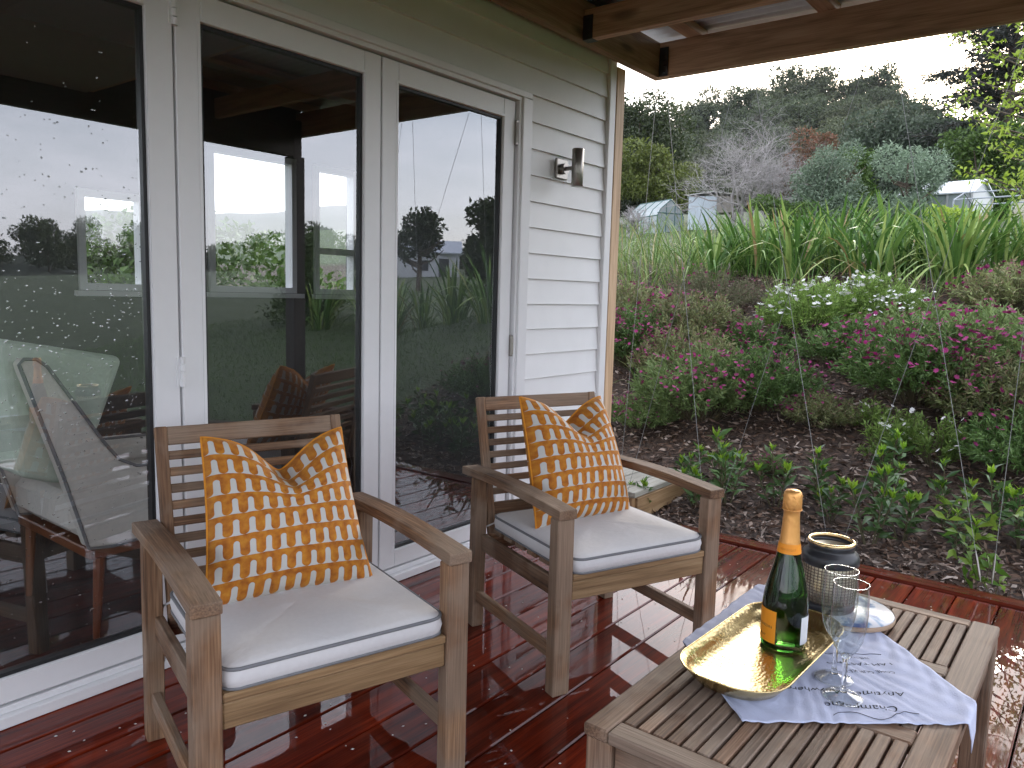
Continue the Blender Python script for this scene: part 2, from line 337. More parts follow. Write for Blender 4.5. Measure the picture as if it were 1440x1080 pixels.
def pillow_mat():
    m, n, l, p = mat('orange_arch_velvet')
    uv = n.new('ShaderNodeUVMap'); uv.uv_map = 'UVMap'; sp = n.new('ShaderNodeSeparateXYZ'); l.new(uv.outputs[0], sp.inputs[0])
    def mth(op, a, b=None, c=None):
        x = n.new('ShaderNodeMath'); x.operation = op
        for i, v in enumerate((a, b, c)):
            if v is None: continue
            if isinstance(v, (int, float)): x.inputs[i].default_value = v
            else: l.new(v, x.inputs[i])
        return x.outputs[0]
    NX, NY = 11.0, 8.0
    wob = n.new('ShaderNodeTexNoise'); wob.inputs['Scale'].default_value = 14; l.new(uv.outputs[0], wob.inputs['Vector'])
    wv = mth('MULTIPLY', mth('SUBTRACT', wob.outputs['Fac'], .5), .10)
    ux = mth('ADD', mth('MULTIPLY', sp.outputs[0], NX), wv); vy = mth('ADD', mth('MULTIPLY', sp.outputs[1], NY), wv)
    pu = mth('SUBTRACT', mth('FRACT', ux), .5)            # -.5 .. .5 across a white arch
    q = mth('FRACT', vy)                                   # 0 bottom .. 1 top of the row
    ap = mth('ABSOLUTE', pu)
    # white arch: half width .24, rounded top at q=.62, foot at q=.07
    dy = mth('MAXIMUM', mth('SUBTRACT', q, .68), 0.0)
    dist = mth('SQRT', mth('ADD', mth('MULTIPLY', ap, ap), mth('MULTIPLY', mth('MULTIPLY', dy, dy), 2.2)))
    arch = mth('MULTIPLY', mth('LESS_THAN', dist, .195), mth('GREATER_THAN', q, .07))
    # orange tab rounded at the bottom: white crescent under it
    tx = mth('SUBTRACT', .5, ap)                           # distance from tab centre
    dq = mth('MAXIMUM', mth('SUBTRACT', .28, q), 0.0)
    d2 = mth('SQRT', mth('ADD', mth('MULTIPLY', tx, tx), mth('MULTIPLY', mth('MULTIPLY', dq, dq), 2.2)))
    cres = mth('MULTIPLY', mth('GREATER_THAN', d2, .305), mth('MULTIPLY', mth('LESS_THAN', q, .28), mth('GREATER_THAN', q, .07)))
    white = mth('MAXIMUM', arch, cres)
    vel = n.new('ShaderNodeTexNoise'); vel.inputs['Scale'].default_value = 22; vel.inputs['Detail'].default_value = 4; l.new(uv.outputs[0], vel.inputs['Vector'])
    orr = ramp(n, [(.3, (.27, .075, .004)), (.5, (.42, .14, .008)), (.72, (.52, .225, .018))]); l.new(vel.outputs['Fac'], orr.inputs[0])
    mx = n.new('ShaderNodeMix'); mx.data_type = 'RGBA'; l.new(white, mx.inputs['Factor']); l.new(orr.outputs[0], mx.inputs['A']); mx.inputs['B'].default_value = (.50, .49, .46, 1)
    l.new(mx.outputs['Result'], p.inputs['Base Color']); p.inputs['Roughness'].default_value = .85
    p.inputs['Sheen Weight'].default_value = .15; p.inputs['Sheen Roughness'].default_value = .4; p.inputs['Sheen Tint'].default_value = (1, .8, .4, 1)
    b = n.new('ShaderNodeBump'); b.inputs['Strength'].default_value = .6; b.inputs['Distance'].default_value = .003; b.invert = True; l.new(white, b.inputs['Height']); l.new(b.outputs[0], p.inputs['Normal'])
    return m
M_pillow = pillow_mat()

def ground_mat():
    m, n, l, p = mat('bark_and_grass')
    g = n.new('ShaderNodeNewGeometry'); sp = n.new('ShaderNodeSeparateXYZ'); l.new(g.outputs['Position'], sp.inputs[0])
    a = n.new('ShaderNodeTexNoise'); a.inputs['Scale'].default_value = 30; a.inputs['Detail'].default_value = 6; l.new(g.outputs['Position'], a.inputs['Vector'])
    mul = ramp(n, [(.3, (.014, .009, .006)), (.5, (.045, .027, .018)), (.7, (.10, .065, .045))]); l.new(a.outputs['Fac'], mul.inputs[0])
    a2 = n.new('ShaderNodeTexNoise'); a2.inputs['Scale'].default_value = 6; a2.inputs['Detail'].default_value = 5; l.new(g.outputs['Position'], a2.inputs['Vector'])
    gr = ramp(n, [(.3, (.030, .048, .016)), (.6, (.055, .080, .030)), (.8, (.09, .11, .05))]); l.new(a2.outputs['Fac'], gr.inputs[0])
    def sm(src, lo, hi):
        r_ = n.new('ShaderNodeMapRange'); r_.inputs['From Min'].default_value = lo; r_.inputs['From Max'].default_value = hi; l.new(src, r_.inputs['Value']); return r_.outputs[0]
    wob = n.new('ShaderNodeTexNoise'); wob.inputs['Scale'].default_value = 1.5; l.new(g.outputs['Position'], wob.inputs['Vector'])
    yy = n.new('ShaderNodeMath'); yy.operation = 'MULTIPLY_ADD'; l.new(wob.outputs['Fac'], yy.inputs[0]); yy.inputs[1].default_value = .8; l.new(sp.outputs[1], yy.inputs[2])
    m1 = sm(yy.outputs[0], -.15, .1); m2 = sm(sp.outputs[0], 9.6, 9.2); m3 = sm(sp.outputs[0], 3.2, 3.3)
    k = n.new('ShaderNodeMath'); k.operation = 'MULTIPLY'; l.new(m1, k.inputs[0]); l.new(m2, k.inputs[1])
    k2 = n.new('ShaderNodeMath'); k2.operation = 'MULTIPLY'; l.new(k.outputs[0], k2.inputs[0]); l.new(m3, k2.inputs[1])
    mx = n.new('ShaderNodeMix'); mx.data_type = 'RGBA'; l.new(k2.outputs[0], mx.inputs['Factor']); l.new(gr.outputs[0], mx.inputs['A']); l.new(mul.outputs[0], mx.inputs['B'])
    l.new(mx.outputs['Result'], p.inputs['Base Color']); p.inputs['Roughness'].default_value = .85
    b = n.new('ShaderNodeBump'); b.inputs['Strength'].default_value = .8; b.inputs['Distance'].default_value = .03; l.new(a.outputs['Fac'], b.inputs['Height']); l.new(b.outputs[0], p.inputs['Normal'])
    return m
M_ground = ground_mat()
M_hill = leafy('hill_scrub', (.018, .026, .013), (.022, .03, .016), .9, 0)
M_chip = leafy('bark_chips', (.018, .011, .008), (.15, .09, .06), .65, 0, (.42, .35, .30))

# ---------------------------------------------------------------- ground
GX = [-80, 3.7, 4.3, 8.2, 9.6, 14, 26, 60, 90]; GZ = [-.10, -.08, .0, 1.4, 1.68, 2.0, 3.25, 8.0, 11]
def G(x, y):
    x = np.asarray(x, float); y = np.asarray(y, float)
    f = 1 - .58 * np.clip((.3 - y) / 4.0, 0, 1) ** 1.0
    z = np.interp(x, GX, GZ)
    z = np.where(z > 0, z * f, z)
    return z + .035 * np.sin(x * 1.7 + y * .9) * np.sin(y * 1.3 - x * .6) * np.clip((x - 3.9) / 1.5, 0, 1)
def gz(x, y): return float(G(x, y))
xs = np.concatenate([np.linspace(-70, 3.0, 20), np.linspace(3.3, 12, 70), np.linspace(12.5, 70, 50)])
ys = np.concatenate([np.linspace(-75, -6, 30), np.linspace(-5.5, 8, 70), np.linspace(8.5, 75, 35)])
gx, gy = np.meshgrid(xs, ys); V = np.stack([gx.ravel(), gy.ravel(), G(gx, gy).ravel()], 1)
nx = len(xs); ny = len(ys); ii = (np.arange(ny - 1)[:, None] * nx + np.arange(nx - 1)[None]).ravel()
F = np.stack([ii, ii + 1, ii + 1 + nx, ii + nx], 1)
tag(link('ground', np_mesh('ground', V, F, True), M_ground), kind='structure')
# far hill all round
PH = [-180, -90, -68, -54, -45, -39, -30, -10, 0, 4, 8, 11, 14, 19, 24, 30, 40, 60, 180]
EL = [.03, .03, .03, .03, .025, .03, .05, .09, .12, .14, .16, .185, .222, .228, .205, .175, .13, .08, .03]
def hill_z(r, ph):
    base = G(62 * np.cos(np.radians(ph)), 62 * np.sin(np.radians(ph))) - 1.0
    e0 = (base - 1.2) / 62; e1 = np.interp(ph, PH, EL)
    t = np.clip((r - 62) / 123, 0, 1)
    return 1.2 + np.minimum(r, 187) * (e0 + (e1 - e0) * t) - np.clip(r - 187, 0, 200) * .15 + .8 * np.sin(r * .09 + ph * .4) * np.sin(ph * .55)
rr = np.linspace(52, 330, 44); pp = np.linspace(-180, 180, 240)
hr, hp = np.meshgrid(rr, pp); hz = hill_z(hr, hp)
V = np.stack([(hr * np.cos(np.radians(hp))).ravel(), (hr * np.sin(np.radians(hp))).ravel(), hz.ravel()], 1)
nx = len(rr); ii = (np.arange(len(pp) - 1)[:, None] * nx + np.arange(nx - 1)[None]).ravel(); F = np.stack([ii, ii + 1, ii + 1 + nx, ii + nx], 1)
tag(link('hill', np_mesh('hill', V, F, True), M_hill), kind='structure')

# ---------------------------------------------------------------- house with the folding doors
YW = 2.261
house = thing('house', 'white weatherboard house with white folding glass doors beside the wet red deck', 'house', (0, 0, 0))
# weatherboards: bevelled boards, thick at the lower edge
PITCH = .122
def weatherboard(x0, x1, zb):
    m = MB(); zt = zb + PITCH + .012
    m.prism([(YW, zb), (YW + .030, zb), (YW + .030, zt), (YW + .017, zt), (YW + .003, zb + .0015)], 'x', x0, x1)
    obj('weatherboard', m, M_white, house)
k = 0
zb = 2.124
while zb < 2.45:
    weatherboard(-3.2, 3.664, zb); zb += PITCH
zb = 2.124 - PITCH
while zb > -.12:
    weatherboard(2.985, 3.664, zb); weatherboard(-3.2, -1.305, zb); zb -= PITCH
m = MB(); m.box(2.985, 3.71, YW + .031, YW + .12, -.1, 2.62); m.box(-3.2, -1.305, YW + .031, YW + .12, -.1, 2.62); m.box(-1.305, 2.985, YW + .031, YW + .12, 2.13, 2.62)
obj('wall_frame', m, M_soil, house)
obj('corner_trim', MB().box(3.667, 3.728, YW - .012, YW + .10, -.1, 2.6, .003), M_white, house)
# end wall, back wall, floor, ceiling and roof of the sunroom behind the doors
YB = 4.2
m = MB(); m.box(3.60, 3.70, YW + .13, YB - .003, -.1, 2.62); obj('end_wall', m, M_white, house); obj('end_wall_shade_lining', MB().box(3.588, 3.598, YW + .13, YB - .022, .013, 2.418), M_int, house)  # dark lining added so the white end wall looks in shade
m = MB(); m.box(-3.2, -3.1, YW + .13, YB - .003, -.1, .4); obj('side_wall', m, M_int, house); obj('side_wall', MB().box(-3.2, -3.1, YW + .13, YB - .003, 2.2, 2.62), M_int, house)  # gap between the two pieces is an added, unseen opening for room light
wins_and_fill = [(-1.6, 1.15, .45, 2.1), (1.77, 2.12, 1.155, 1.665), (2.49, 3.09, 1.158, 1.995), (3.235, 3.59, 1.155, 1.985)]  # first, wide opening is added out of view to brighten the room
m = MB(); xs_ = [-3.2] + [v for a in wins_and_fill for v in a[:2]] + [3.7]
for i in range(0, len(xs_), 2): m.box(xs_[i], xs_[i + 1], YB, YB + .10, -.1, 2.62)
for (a, b, z0, z1) in wins_and_fill: m.box(a, b, YB + .001, YB + .099, -.1, z0); m.box(a, b, YB + .001, YB + .099, z1, 2.62)
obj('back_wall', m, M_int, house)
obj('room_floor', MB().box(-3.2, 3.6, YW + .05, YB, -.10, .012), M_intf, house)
obj('room_ceiling', MB().box(-3.2, 3.6, YW + .125, YB, 2.42, 2.46), plain('shade_toned_ceiling', (.09, .09, .095), .6), house)  # indoor shade is put into the ceiling colour too
m = MB(); m.box(-3.4, 3.85, YW + .05, YB + .3, 2.63, 2.70); obj('house_roof', m, M_roof, house)
for (a, b, z0, z1) in wins_and_fill:
    m = MB(); s = .035
    m.box(a, b, YB - .02, YB + .05, z0, z0 + s); m.box(a, b, YB - .02, YB + .05, z1 - s, z1)
    m.box(a, a + s, YB - .021, YB + .05, z0 + s, z1 - s); m.box(b - s, b, YB - .021, YB + .05, z0 + s, z1 - s)
    if b > 3.2: m.box(a + s, b - s, YB - .02, YB + .05, 1.42, 1.46)
    m.box(a - .03, b + .03, YB - .06, YB - .021, z0 - .03, z0 - .002)
    wf = obj('window', m, M_alu, house)  # the wide first one is the added light opening
    link('pane', np_mesh('pane', [(a + s, YB + .02, z0 + s), (b - s, YB + .02, z0 + s), (b - s, YB + .02, z1 - s), (a + s, YB + .02, z1 - s)], [(0, 1, 2, 3)]), M_winpane, wf)
# door head, jamb and sill
DX = [-1.21, -.39, .43, 1.25, 2.07, 2.89]
m = MB()
m.box(-1.305, 2.985, YW - .014, YW + .10, 2.092, 2.122, .003); m.box(-1.30, 2.98, YW - .004, YW + .09, 2.0755, 2.0915)
m.box(2.915, 2.984, YW - .0145, YW + .09, .06, 2.0915, .003); m.box(2.898, 2.9145, YW - .003, YW + .08, .06, 2.075)
m.box(-1.304, -1.22, YW - .0145, YW + .09, .06, 2.0915, .003)
obj('door_jamb', m, M_alu, house)
m = MB(); m.box(-1.304, 2.984, YW - .012, YW + .10, .002, .034, .002); m.box(-1.304, 2.984, YW + .008, YW + .10, .035, .054, .002)
obj('door_sill', m, M_alu, house)
for i in range(5):
    x0, x1 = DX[i] + .004, DX[i + 1] - .004; z0, z1 = .060, 2.068; y0, y1 = YW + .012, YW + .058; s = .082
    d_ = obj('folding_door', MB().box(x0, x0 + s, y0, y1, z0, z1, .003).box(x1 - s, x1, y0, y1, z0, z1, .003)
             .box(x0 + s, x1 - s, y0 + .0006, y1, z1 - s, z1, .003).box(x0 + s, x1 - s, y0 + .0006, y1, z0, z0 + .072, .003), M_alu, house)
    gx0, gx1, gz0, gz1 = x0 + s, x1 - s, z0 + .072, z1 - s; t = .011; yg0, yg1 = y0 + .012, y1 - .006
    obj('gasket', MB().box(gx0, gx0 + t, yg0, yg1, gz0, gz1).box(gx1 - t, gx1, yg0, yg1, gz0, gz1)
        .box(gx0 + t, gx1 - t, yg0, yg1, gz1 - t, gz1).box(gx0 + t, gx1 - t, yg0, yg1, gz0, gz0 + t), M_black, d_)
    link('pane', np_mesh('pane', [(gx0 + t, y0 + .022, gz0 + t), (gx1 - t, y0 + .022, gz0 + t), (gx1 - t, y0 + .022, gz1 - t), (gx0 + t, y0 + .022, gz1 - t)], [(0, 1, 2, 3)]), M_pane, d_)
    # bead line on the stiles
    obj('glazing_bead', MB().box(gx0 - .012, gx0 - .002, y0 - .002, y0 + .01, gz0 - .012, gz1 + .012).box(gx1 + .002, gx1 + .012, y0 - .002, y0 + .01, gz0 - .012, gz1 + .012)
        .box(gx0 - .002, gx1 + .002, y0 - .002, y0 + .01, gz1 + .002, gz1 + .012).box(gx0 - .002, gx1 + .002, y0 - .002, y0 + .01, gz0 - .012, gz0 - .002), M_alu, d_)
    if i in (0, 2):
        for zc in (2.0, .93, .16):
            hb = MB()
            for dz in (-.036, -.012, .012, .036): hb.tube([(x1 + .004, y0 - .006, zc + dz - .0105), (x1 + .004, y0 - .006, zc + dz + .0105)], .0085, 10)
            hb.box(x1 - .012, x1 + .02, y0 - .004, y0 + .004, zc - .045, zc + .045)
            obj('hinge', hb, M_alu, d_)
    if i == 4:
        for zc, h_ in ((1.93, .055), (.95, .05)):
            hb = MB(); hb.box(x1 - .004, x1 + .016, y0 - .012, y0 + .002, zc - h_, zc + h_, .002); hb.tube([(x1 + .004, y0 - .013, zc - h_ * .8), (x1 + .004, y0 - .013, zc + h_ * .8)], .006, 8)
            obj('hinge', hb, M_steel, d_)
    if i == 2:   # rain drops on this pane
        ico = [(0, -1, 0)] + [(math.cos(a), -.45, math.sin(a)) for a in np.arange(6) * math.pi / 3] + [(1.3 * math.cos(a), .0, 1.3 * math.sin(a)) for a in np.arange(6) * math.pi / 3]
        fc = [(0, 1 + (k + 1) % 6, 1 + k) for k in range(6)] + [(1 + k, 1 + (k + 1) % 6, 7 + (k + 1) % 6, 7 + k) for k in range(6)]
        db = MB()
        for _ in range(900):
            px = random.uniform(gx0 + .02, gx1 - .02); pz = random.triangular(gz0 + .02, gz1 - .1, .95)
            r_ = random.choice([.0009, .0012, .0015, .0021]); st = random.choice([1, 1, 1.4, 2.0])
            db.add([(px + v[0] * r_ * st, y0 + .0215 + v[1] * r_ * .7, pz + v[2] * r_) for v in ico], fc)
        tag(obj('water_drops', db, M_drop, d_, smooth=True), kind='stuff')

# corner post beyond the trim
tag(bar('corner_post', (3.772, YW + .01, -.10), (3.772, YW + .01, 2.418), .082, .05, M_post, None, up=(0, -1, 0), bev=.003),
    'raw pine post running up the white house corner to the porch ledger', 'post')

# ---------------------------------------------------------------- porch roof
porch = thing('porch_roof', 'oiled pine porch roof framing with corrugated sheets over the deck', 'roof', (0, 0, 0))  # unseen far end is cut short to let more daylight under the roof
ZB = 2.425
bar('ledger', (-1.3, YW - .055, ZB + .095), (4.066, YW - .055, ZB + .095), .05, .19, M_beam, porch, bev=.003)
XB = 4.093
bar('side_beam', (XB, YW - .031, ZB + .095), (XB, -.95, ZB + .095), .05, .19, M_beam, porch, bev=.003)
M_darkpost = wood('dark_stained_timber', (.035, .028, .024), (.06, .048, .042), (.09, .075, .066), rough=.6, fiber=.3)
bar('front_beam', (-1.3, -.87, 2.40), (4.066, -.87, 2.40), .07, .29, M_darkpost, porch, bev=.003)
bar('fascia', (-1.3, -.93, 2.60), (4.12, -.93, 2.60), .03, .15, M_darkpost, porch, bev=.003)
for k in range(4):
    obj('soffit_panel', MB().box(-1.3 + k * .92, -1.3 + k * .92 + .914, -.82, YW - .09, ZB - .012, ZB - .003, .001), plain('grey_soffit', (.36, .36, .365), .6), porch)
for xr in (3.305, 2.40, 1.50, .60, -.30, -1.2):
    bar('rafter', (xr, YW - .081, ZB + .07), (xr, -.83, ZB + .07), .045, .14, M_beam, porch, bev=.003)
    hb = MB(); hb.box(xr - .026, xr + .026, YW - .135, YW - .0805, ZB - .003, ZB - .0005); hb.box(xr - .0265, xr - .0235, YW - .135, YW - .0805, ZB, ZB + .11); hb.box(xr + .0235, xr + .0265, YW - .135, YW - .0805, ZB, ZB + .11)
    for s_ in (-1, 1):
        for zz in (.02, .045, .07, .095): hb.tube([(xr + s_ * .026, YW - .11, ZB + zz), (xr + s_ * .031, YW - .11, ZB + zz)], .006, 6)
    obj('joist_hanger', hb, M_galv, porch)
hb = MB(); hb.box(4.0635, 4.0665, YW - .135, YW - .0805, ZB + .005, ZB + .16)
for zz in (.03, .06, .09, .12): hb.tube([(4.0635, YW - .11, ZB + zz), (4.058, YW - .11, ZB + zz)], .006, 6)
obj('joist_hanger', hb, M_galv, porch)
for yp in (1.98, 1.28, .58, -.12, -.75):
    bar('purlin', (-1.3, yp, ZB + .213), (4.15, yp, ZB + .213), .09, .045, M_beam, porch, bev=.003)
# corrugated sheet: ribs run down the slope (y)
nxr = 620; xsr = np.linspace(-1.38, 4.22, nxr); zr = ZB + .243 + .009 * np.cos(xsr * 2 * math.pi / .076)
V = np.concatenate([np.stack([xsr, np.full(nxr, YW + .06), zr], 1), np.stack([xsr, np.full(nxr, -1.02), zr], 1)]); ii = np.arange(nxr - 1); F = np.stack([ii, ii + 1, ii + 1 + nxr, ii + nxr], 1)
o = link('roof_sheet', np_mesh('roof_sheet', V, F, True), M_roof, porch)
sm_ = o.modifiers.new('thickness', 'SOLIDIFY'); sm_.thickness = .001
bar('post', (4.02, -.87, -.12), (4.02, -.87, 2.254), .115, .115, M_darkpost, porch, up=(0, 1, 0), bev=.004)
bar('post', (-1.2, -.87, -.12), (-1.2, -.87, 2.254), .115, .115, M_darkpost, porch, up=(0, 1, 0), bev=.004)

# wires strung from the side beam to the deck edge
def wire(yt, yb, turn=False):
    t = thing('wire_cable', 'thin steel cable strung from the porch beam down to the deck edge', 'cable', (3.72, yb, .0), 0, 'steel cables along the porch side')
    top = Vector((XB - 3.72 + .0, yt - yb, ZB - .004)); bot = Vector((0, 0, .02)); v = (top - bot)
    pts = [bot + v * s_ for s_ in np.linspace(.06 if turn else .012, .995, 6)]
    obj('cable', MB().tube(pts, .0013, 5), M_wire, t)
    obj('eyelet', MB().tube([Vector((0, .009 * math.cos(a), .013 + .009 * math.sin(a))) for a in np.linspace(0, 2 * math.pi, 10, endpoint=False)], .002, 5, True), M_steel, t)
    if turn:
        obj('turnbuckle', MB().tube([bot + v * .008, bot + v * .02, bot + v * .045, bot + v * .06], [.002, .005, .005, .002], 8), M_steel, t)
for yt, yb in ((2.20, 2.13), (2.15, 1.60), (1.72, 2.09), (1.65, .98), (1.07, 1.56), (.97, .36), (.42, .94), (.31, .325)): wire(yt, yb, abs(yb - .36) < .05)

# ---------------------------------------------------------------- deck
deck = tag(bpy.data.objects.new('deck', None), kind='structure'); COL.objects.link(deck)
PB = .1555; yl = 1.212
lines = [yl + PB * k for k in range(-15, 8)]
for i in range(len(lines) - 1):
    y0, y1 = lines[i] + .0025, lines[i + 1] - .0025
    if y0 > 2.20: continue
    y1 = min(y1, YW - .004)
    segs = [(-3.2, 3.592)] if i % 3 == 0 else [(-3.2, .2 - .9 * (i % 3)), (.203 - .9 * (i % 3), 3.592)]
    for (a, b) in segs:
        o = bar('plank', (a, (y0 + y1) / 2, -.0135), (b, (y0 + y1) / 2, -.0135), y1 - y0, .027, M_deck, deck, bev=.004)
        o.rotation_mode = 'XYZ'; e = o.matrix_basis.to_euler(); o.rotation_euler = (e.x + R(random.uniform(-.22, .22)), e.y, e.z)
o = bar('edge_board', (3.648, YW, -.006), (3.648, lines[0], -.006), .104, .036, M_edge, deck, bev=.008)
bar('fascia_board', (3.69, YW, -.12), (3.69, lines[0], -.12), .024, .19, M_edge, deck, bev=.003)
for k in range(9):
    bar('joist', (-3.1 + k * .83, YW, -.075), (-3.1 + k * .83, lines[0] + .03, -.075), .045, .09, M_beam, deck)
bar('fascia_board', (-3.2, lines[0] - .012, -.09), (3.70, lines[0] - .012, -.09), .024, .2, M_deck, deck, up=(0, 0, 1), bev=.003)
# fallen petals and grit on the wet boards
pb = MB()
for _ in range(300):
    x = random.uniform(.5, 3.5); y = random.uniform(.2, 2.15); a = random.uniform(0, 6.3); r_ = random.uniform(.002, .0045)
    q = [(x + r_ * math.cos(a + t_) * (1.5 if t_ % 3 < 1 else .8), y + r_ * math.sin(a + t_), .0022) for t_ in (0, 1.5, 3.1, 4.6)]
    pb.add(q + [(x, y, .0045)], [(0, 1, 4), (1, 2, 4), (2, 3, 4), (3, 0, 4)])
tag(obj('fallen_petals', pb, plain('petal', (.55, .50, .45), .7)), 'tiny pale fallen petals and grit scattered on the wet deck', 'petals', kind='stuff')

# ---------------------------------------------------------------- chairs
def rounded_outline(a, b, rad, n=10):
    pts = []
    for (cx, cy, a0) in ((a - rad, b - rad, 0), (-a + rad, b - rad, 90), (-a + rad, -b + rad, 180), (a - rad, -b + rad, 270)):
        for k in range(n + 1):
            t = R(a0 + 90 * k / n); pts.append((cx + rad * math.cos(t), cy + rad * math.sin(t)))
    return pts
def rings_mesh(outlines, close_top=True, close_bot=True):
    """outlines: list of lists of 3D points, same count"""
    n = len(outlines[0]); m = MB(); vs = [p for o_ in outlines for p in o_]; fs = []
    for i in range(len(outlines) - 1):
        for k in range(n): fs.append((i * n + k, i * n + (k + 1) % n, (i + 1) * n + (k + 1) % n, (i + 1) * n + k))
    if close_bot: fs.append(tuple(range(n))[::-1])
    if close_top: fs.append(tuple(range((len(outlines) - 1) * n, len(outlines) * n)))
    return m.add(vs, fs)

def make_chair(name, label, x, y, rz):
    t = thing(name, label, 'armchair', (x, y, 0), rz, 'teak armchairs on the deck')
    W2 = .3255; aw = .063; fy = -.551
    for s in (-1, 1):
        xc = s * (W2 - aw / 2)
        bar('leg', (xc, fy + .0225, 0), (xc, fy + .0225, .545), aw - .004, .045, M_chair, t, up=(0, 1, 0))          # front leg
        bar('leg', (xc, .020, 0), (xc, .005, .545), .045, .045, M_chair, t, up=(0, 1, 0))                           # back leg
        # arm: gently bowed board
        ab = MB(); prof = []
        ysr = np.linspace(fy - .008, .085, 9)
        for yy_ in ysr:
            z_ = .546 + .012 * math.sin(math.pi * (yy_ - fy) / .64); prof.append((yy_, z_))
        out = [(yy_, z_ + .029) for yy_, z_ in prof] + [(yy_, z_) for yy_, z_ in prof[::-1]]
        ab.prism(out, 'x', -.0315, .0315)
        # long axis along local X for the grain: build along y then rotate
        me = ab.mesh('armrest'); me.transform(Matrix.Rotation(R(90), 4, 'Z'))
        o = link('armrest', me, M_chair, t, Matrix.Translation((xc, 0, 0)) @ Matrix.Rotation(R(-90), 4, 'Z'))
        bv = o.modifiers.new('edge', 'BEVEL'); bv.width = .003; bv.segments = 2
        bar('stretcher', (xc, fy + .045, .115), (xc, -.003, .115), .022, .042, M_chair, t)
        bar('seat_rail', (xc - s * .012, fy + .045, .315), (xc - s * .012, -.012, .315), .022, .06, M_chair, t)
        bar('back_post', (s * .245, -.005, .335), (s * .245, .112, .818), .030, .024, M_chair, t, up=(0, 1, -.2))
    bar('front_rail', (-W2 + aw, fy + .020, .318), (W2 - aw, fy + .020, .318), .024, .058, M_rail, t)
    bar('front_slat', (-W2 + aw, fy + .026, .359), (W2 - aw, fy + .026, .359), .045, .020, M_rail, t)
    bar('rear_rail', (-W2 + aw, -.02, .318), (W2 - aw, -.02, .318), .024, .055, M_chair, t)
    for k in range(6):
        yy_ = fy + .10 + k * .078
        bar('seat_slat', (-W2 + aw + .004, yy_, .358), (W2 - aw - .004, yy_, .358), .055, .016, M_chair, t)
    def yb(z): return -.005 + (z - .335) / (.818 - .335) * .117
    for z_, h_ in ((.793, .050), (.742, .024), (.699, .024), (.656, .024), (.613, .024), (.570, .024), (.527, .024), (.484, .024), (.425, .045)):
        nm = 'top_rail' if h_ == .05 else 'back_slat'
        bar(nm, (-.231, yb(z_), z_), (.231, yb(z_), z_), .016, h_, M_chair, t, up=(0, .2, 1))
    return t
def make_cushion(label, x, y, rz, seed):
    a, b = .262, .262; cy = -.288; z0 = .368; h = .052
    r_ = random.Random(seed)
    out0 = rounded_outline(a, b, .045, 6)
    def ring(s, z, wob=0):
        return [(px * s, py * s + cy, z + wob * math.sin(px * 31 + seed) * math.sin(py * 23 + seed * 2)) for px, py in out0]
    top = z0 + h
    rings = [ring(.90, z0 + .004), ring(.985, z0 + .002, .002), ring(1.0, z0 + .006, .004), ring(1.016, z0 + h * .5, .002), ring(1.0, top - .004, .003), ring(.985, top, .003), ring(.9, top + .006, .003), ring(.7, top + .013, .003), ring(.4, top + .016, .003), ring(.1, top + .016, .002)]
    m = rings_mesh(rings)
    c = obj('seat_cushion', m, M_fabric, None, Matrix.Translation((x, y, 0)) @ Matrix.Rotation(rz, 4, 'Z'), True)
    tag(c, label, 'cushion', 'pale seat cushions on the teak armchairs')
    obj('piping', MB().tube(rings[4], .0045, 6, True), M_pipe, c, smooth=True)
    obj('piping', MB().tube(rings[2], .0040, 6, True), M_pipe, c, smooth=True)
    for s_ in (-1, 1):
        obj('tie', MB().tube([(s_ * .25, -.03, .385), (s_ * .268, .012, .36), (s_ * .272, .028, .30), (s_ * .262, .02, .23), (s_ * .268, .03, .19)], .003, 5), M_fabric, c)
    return c
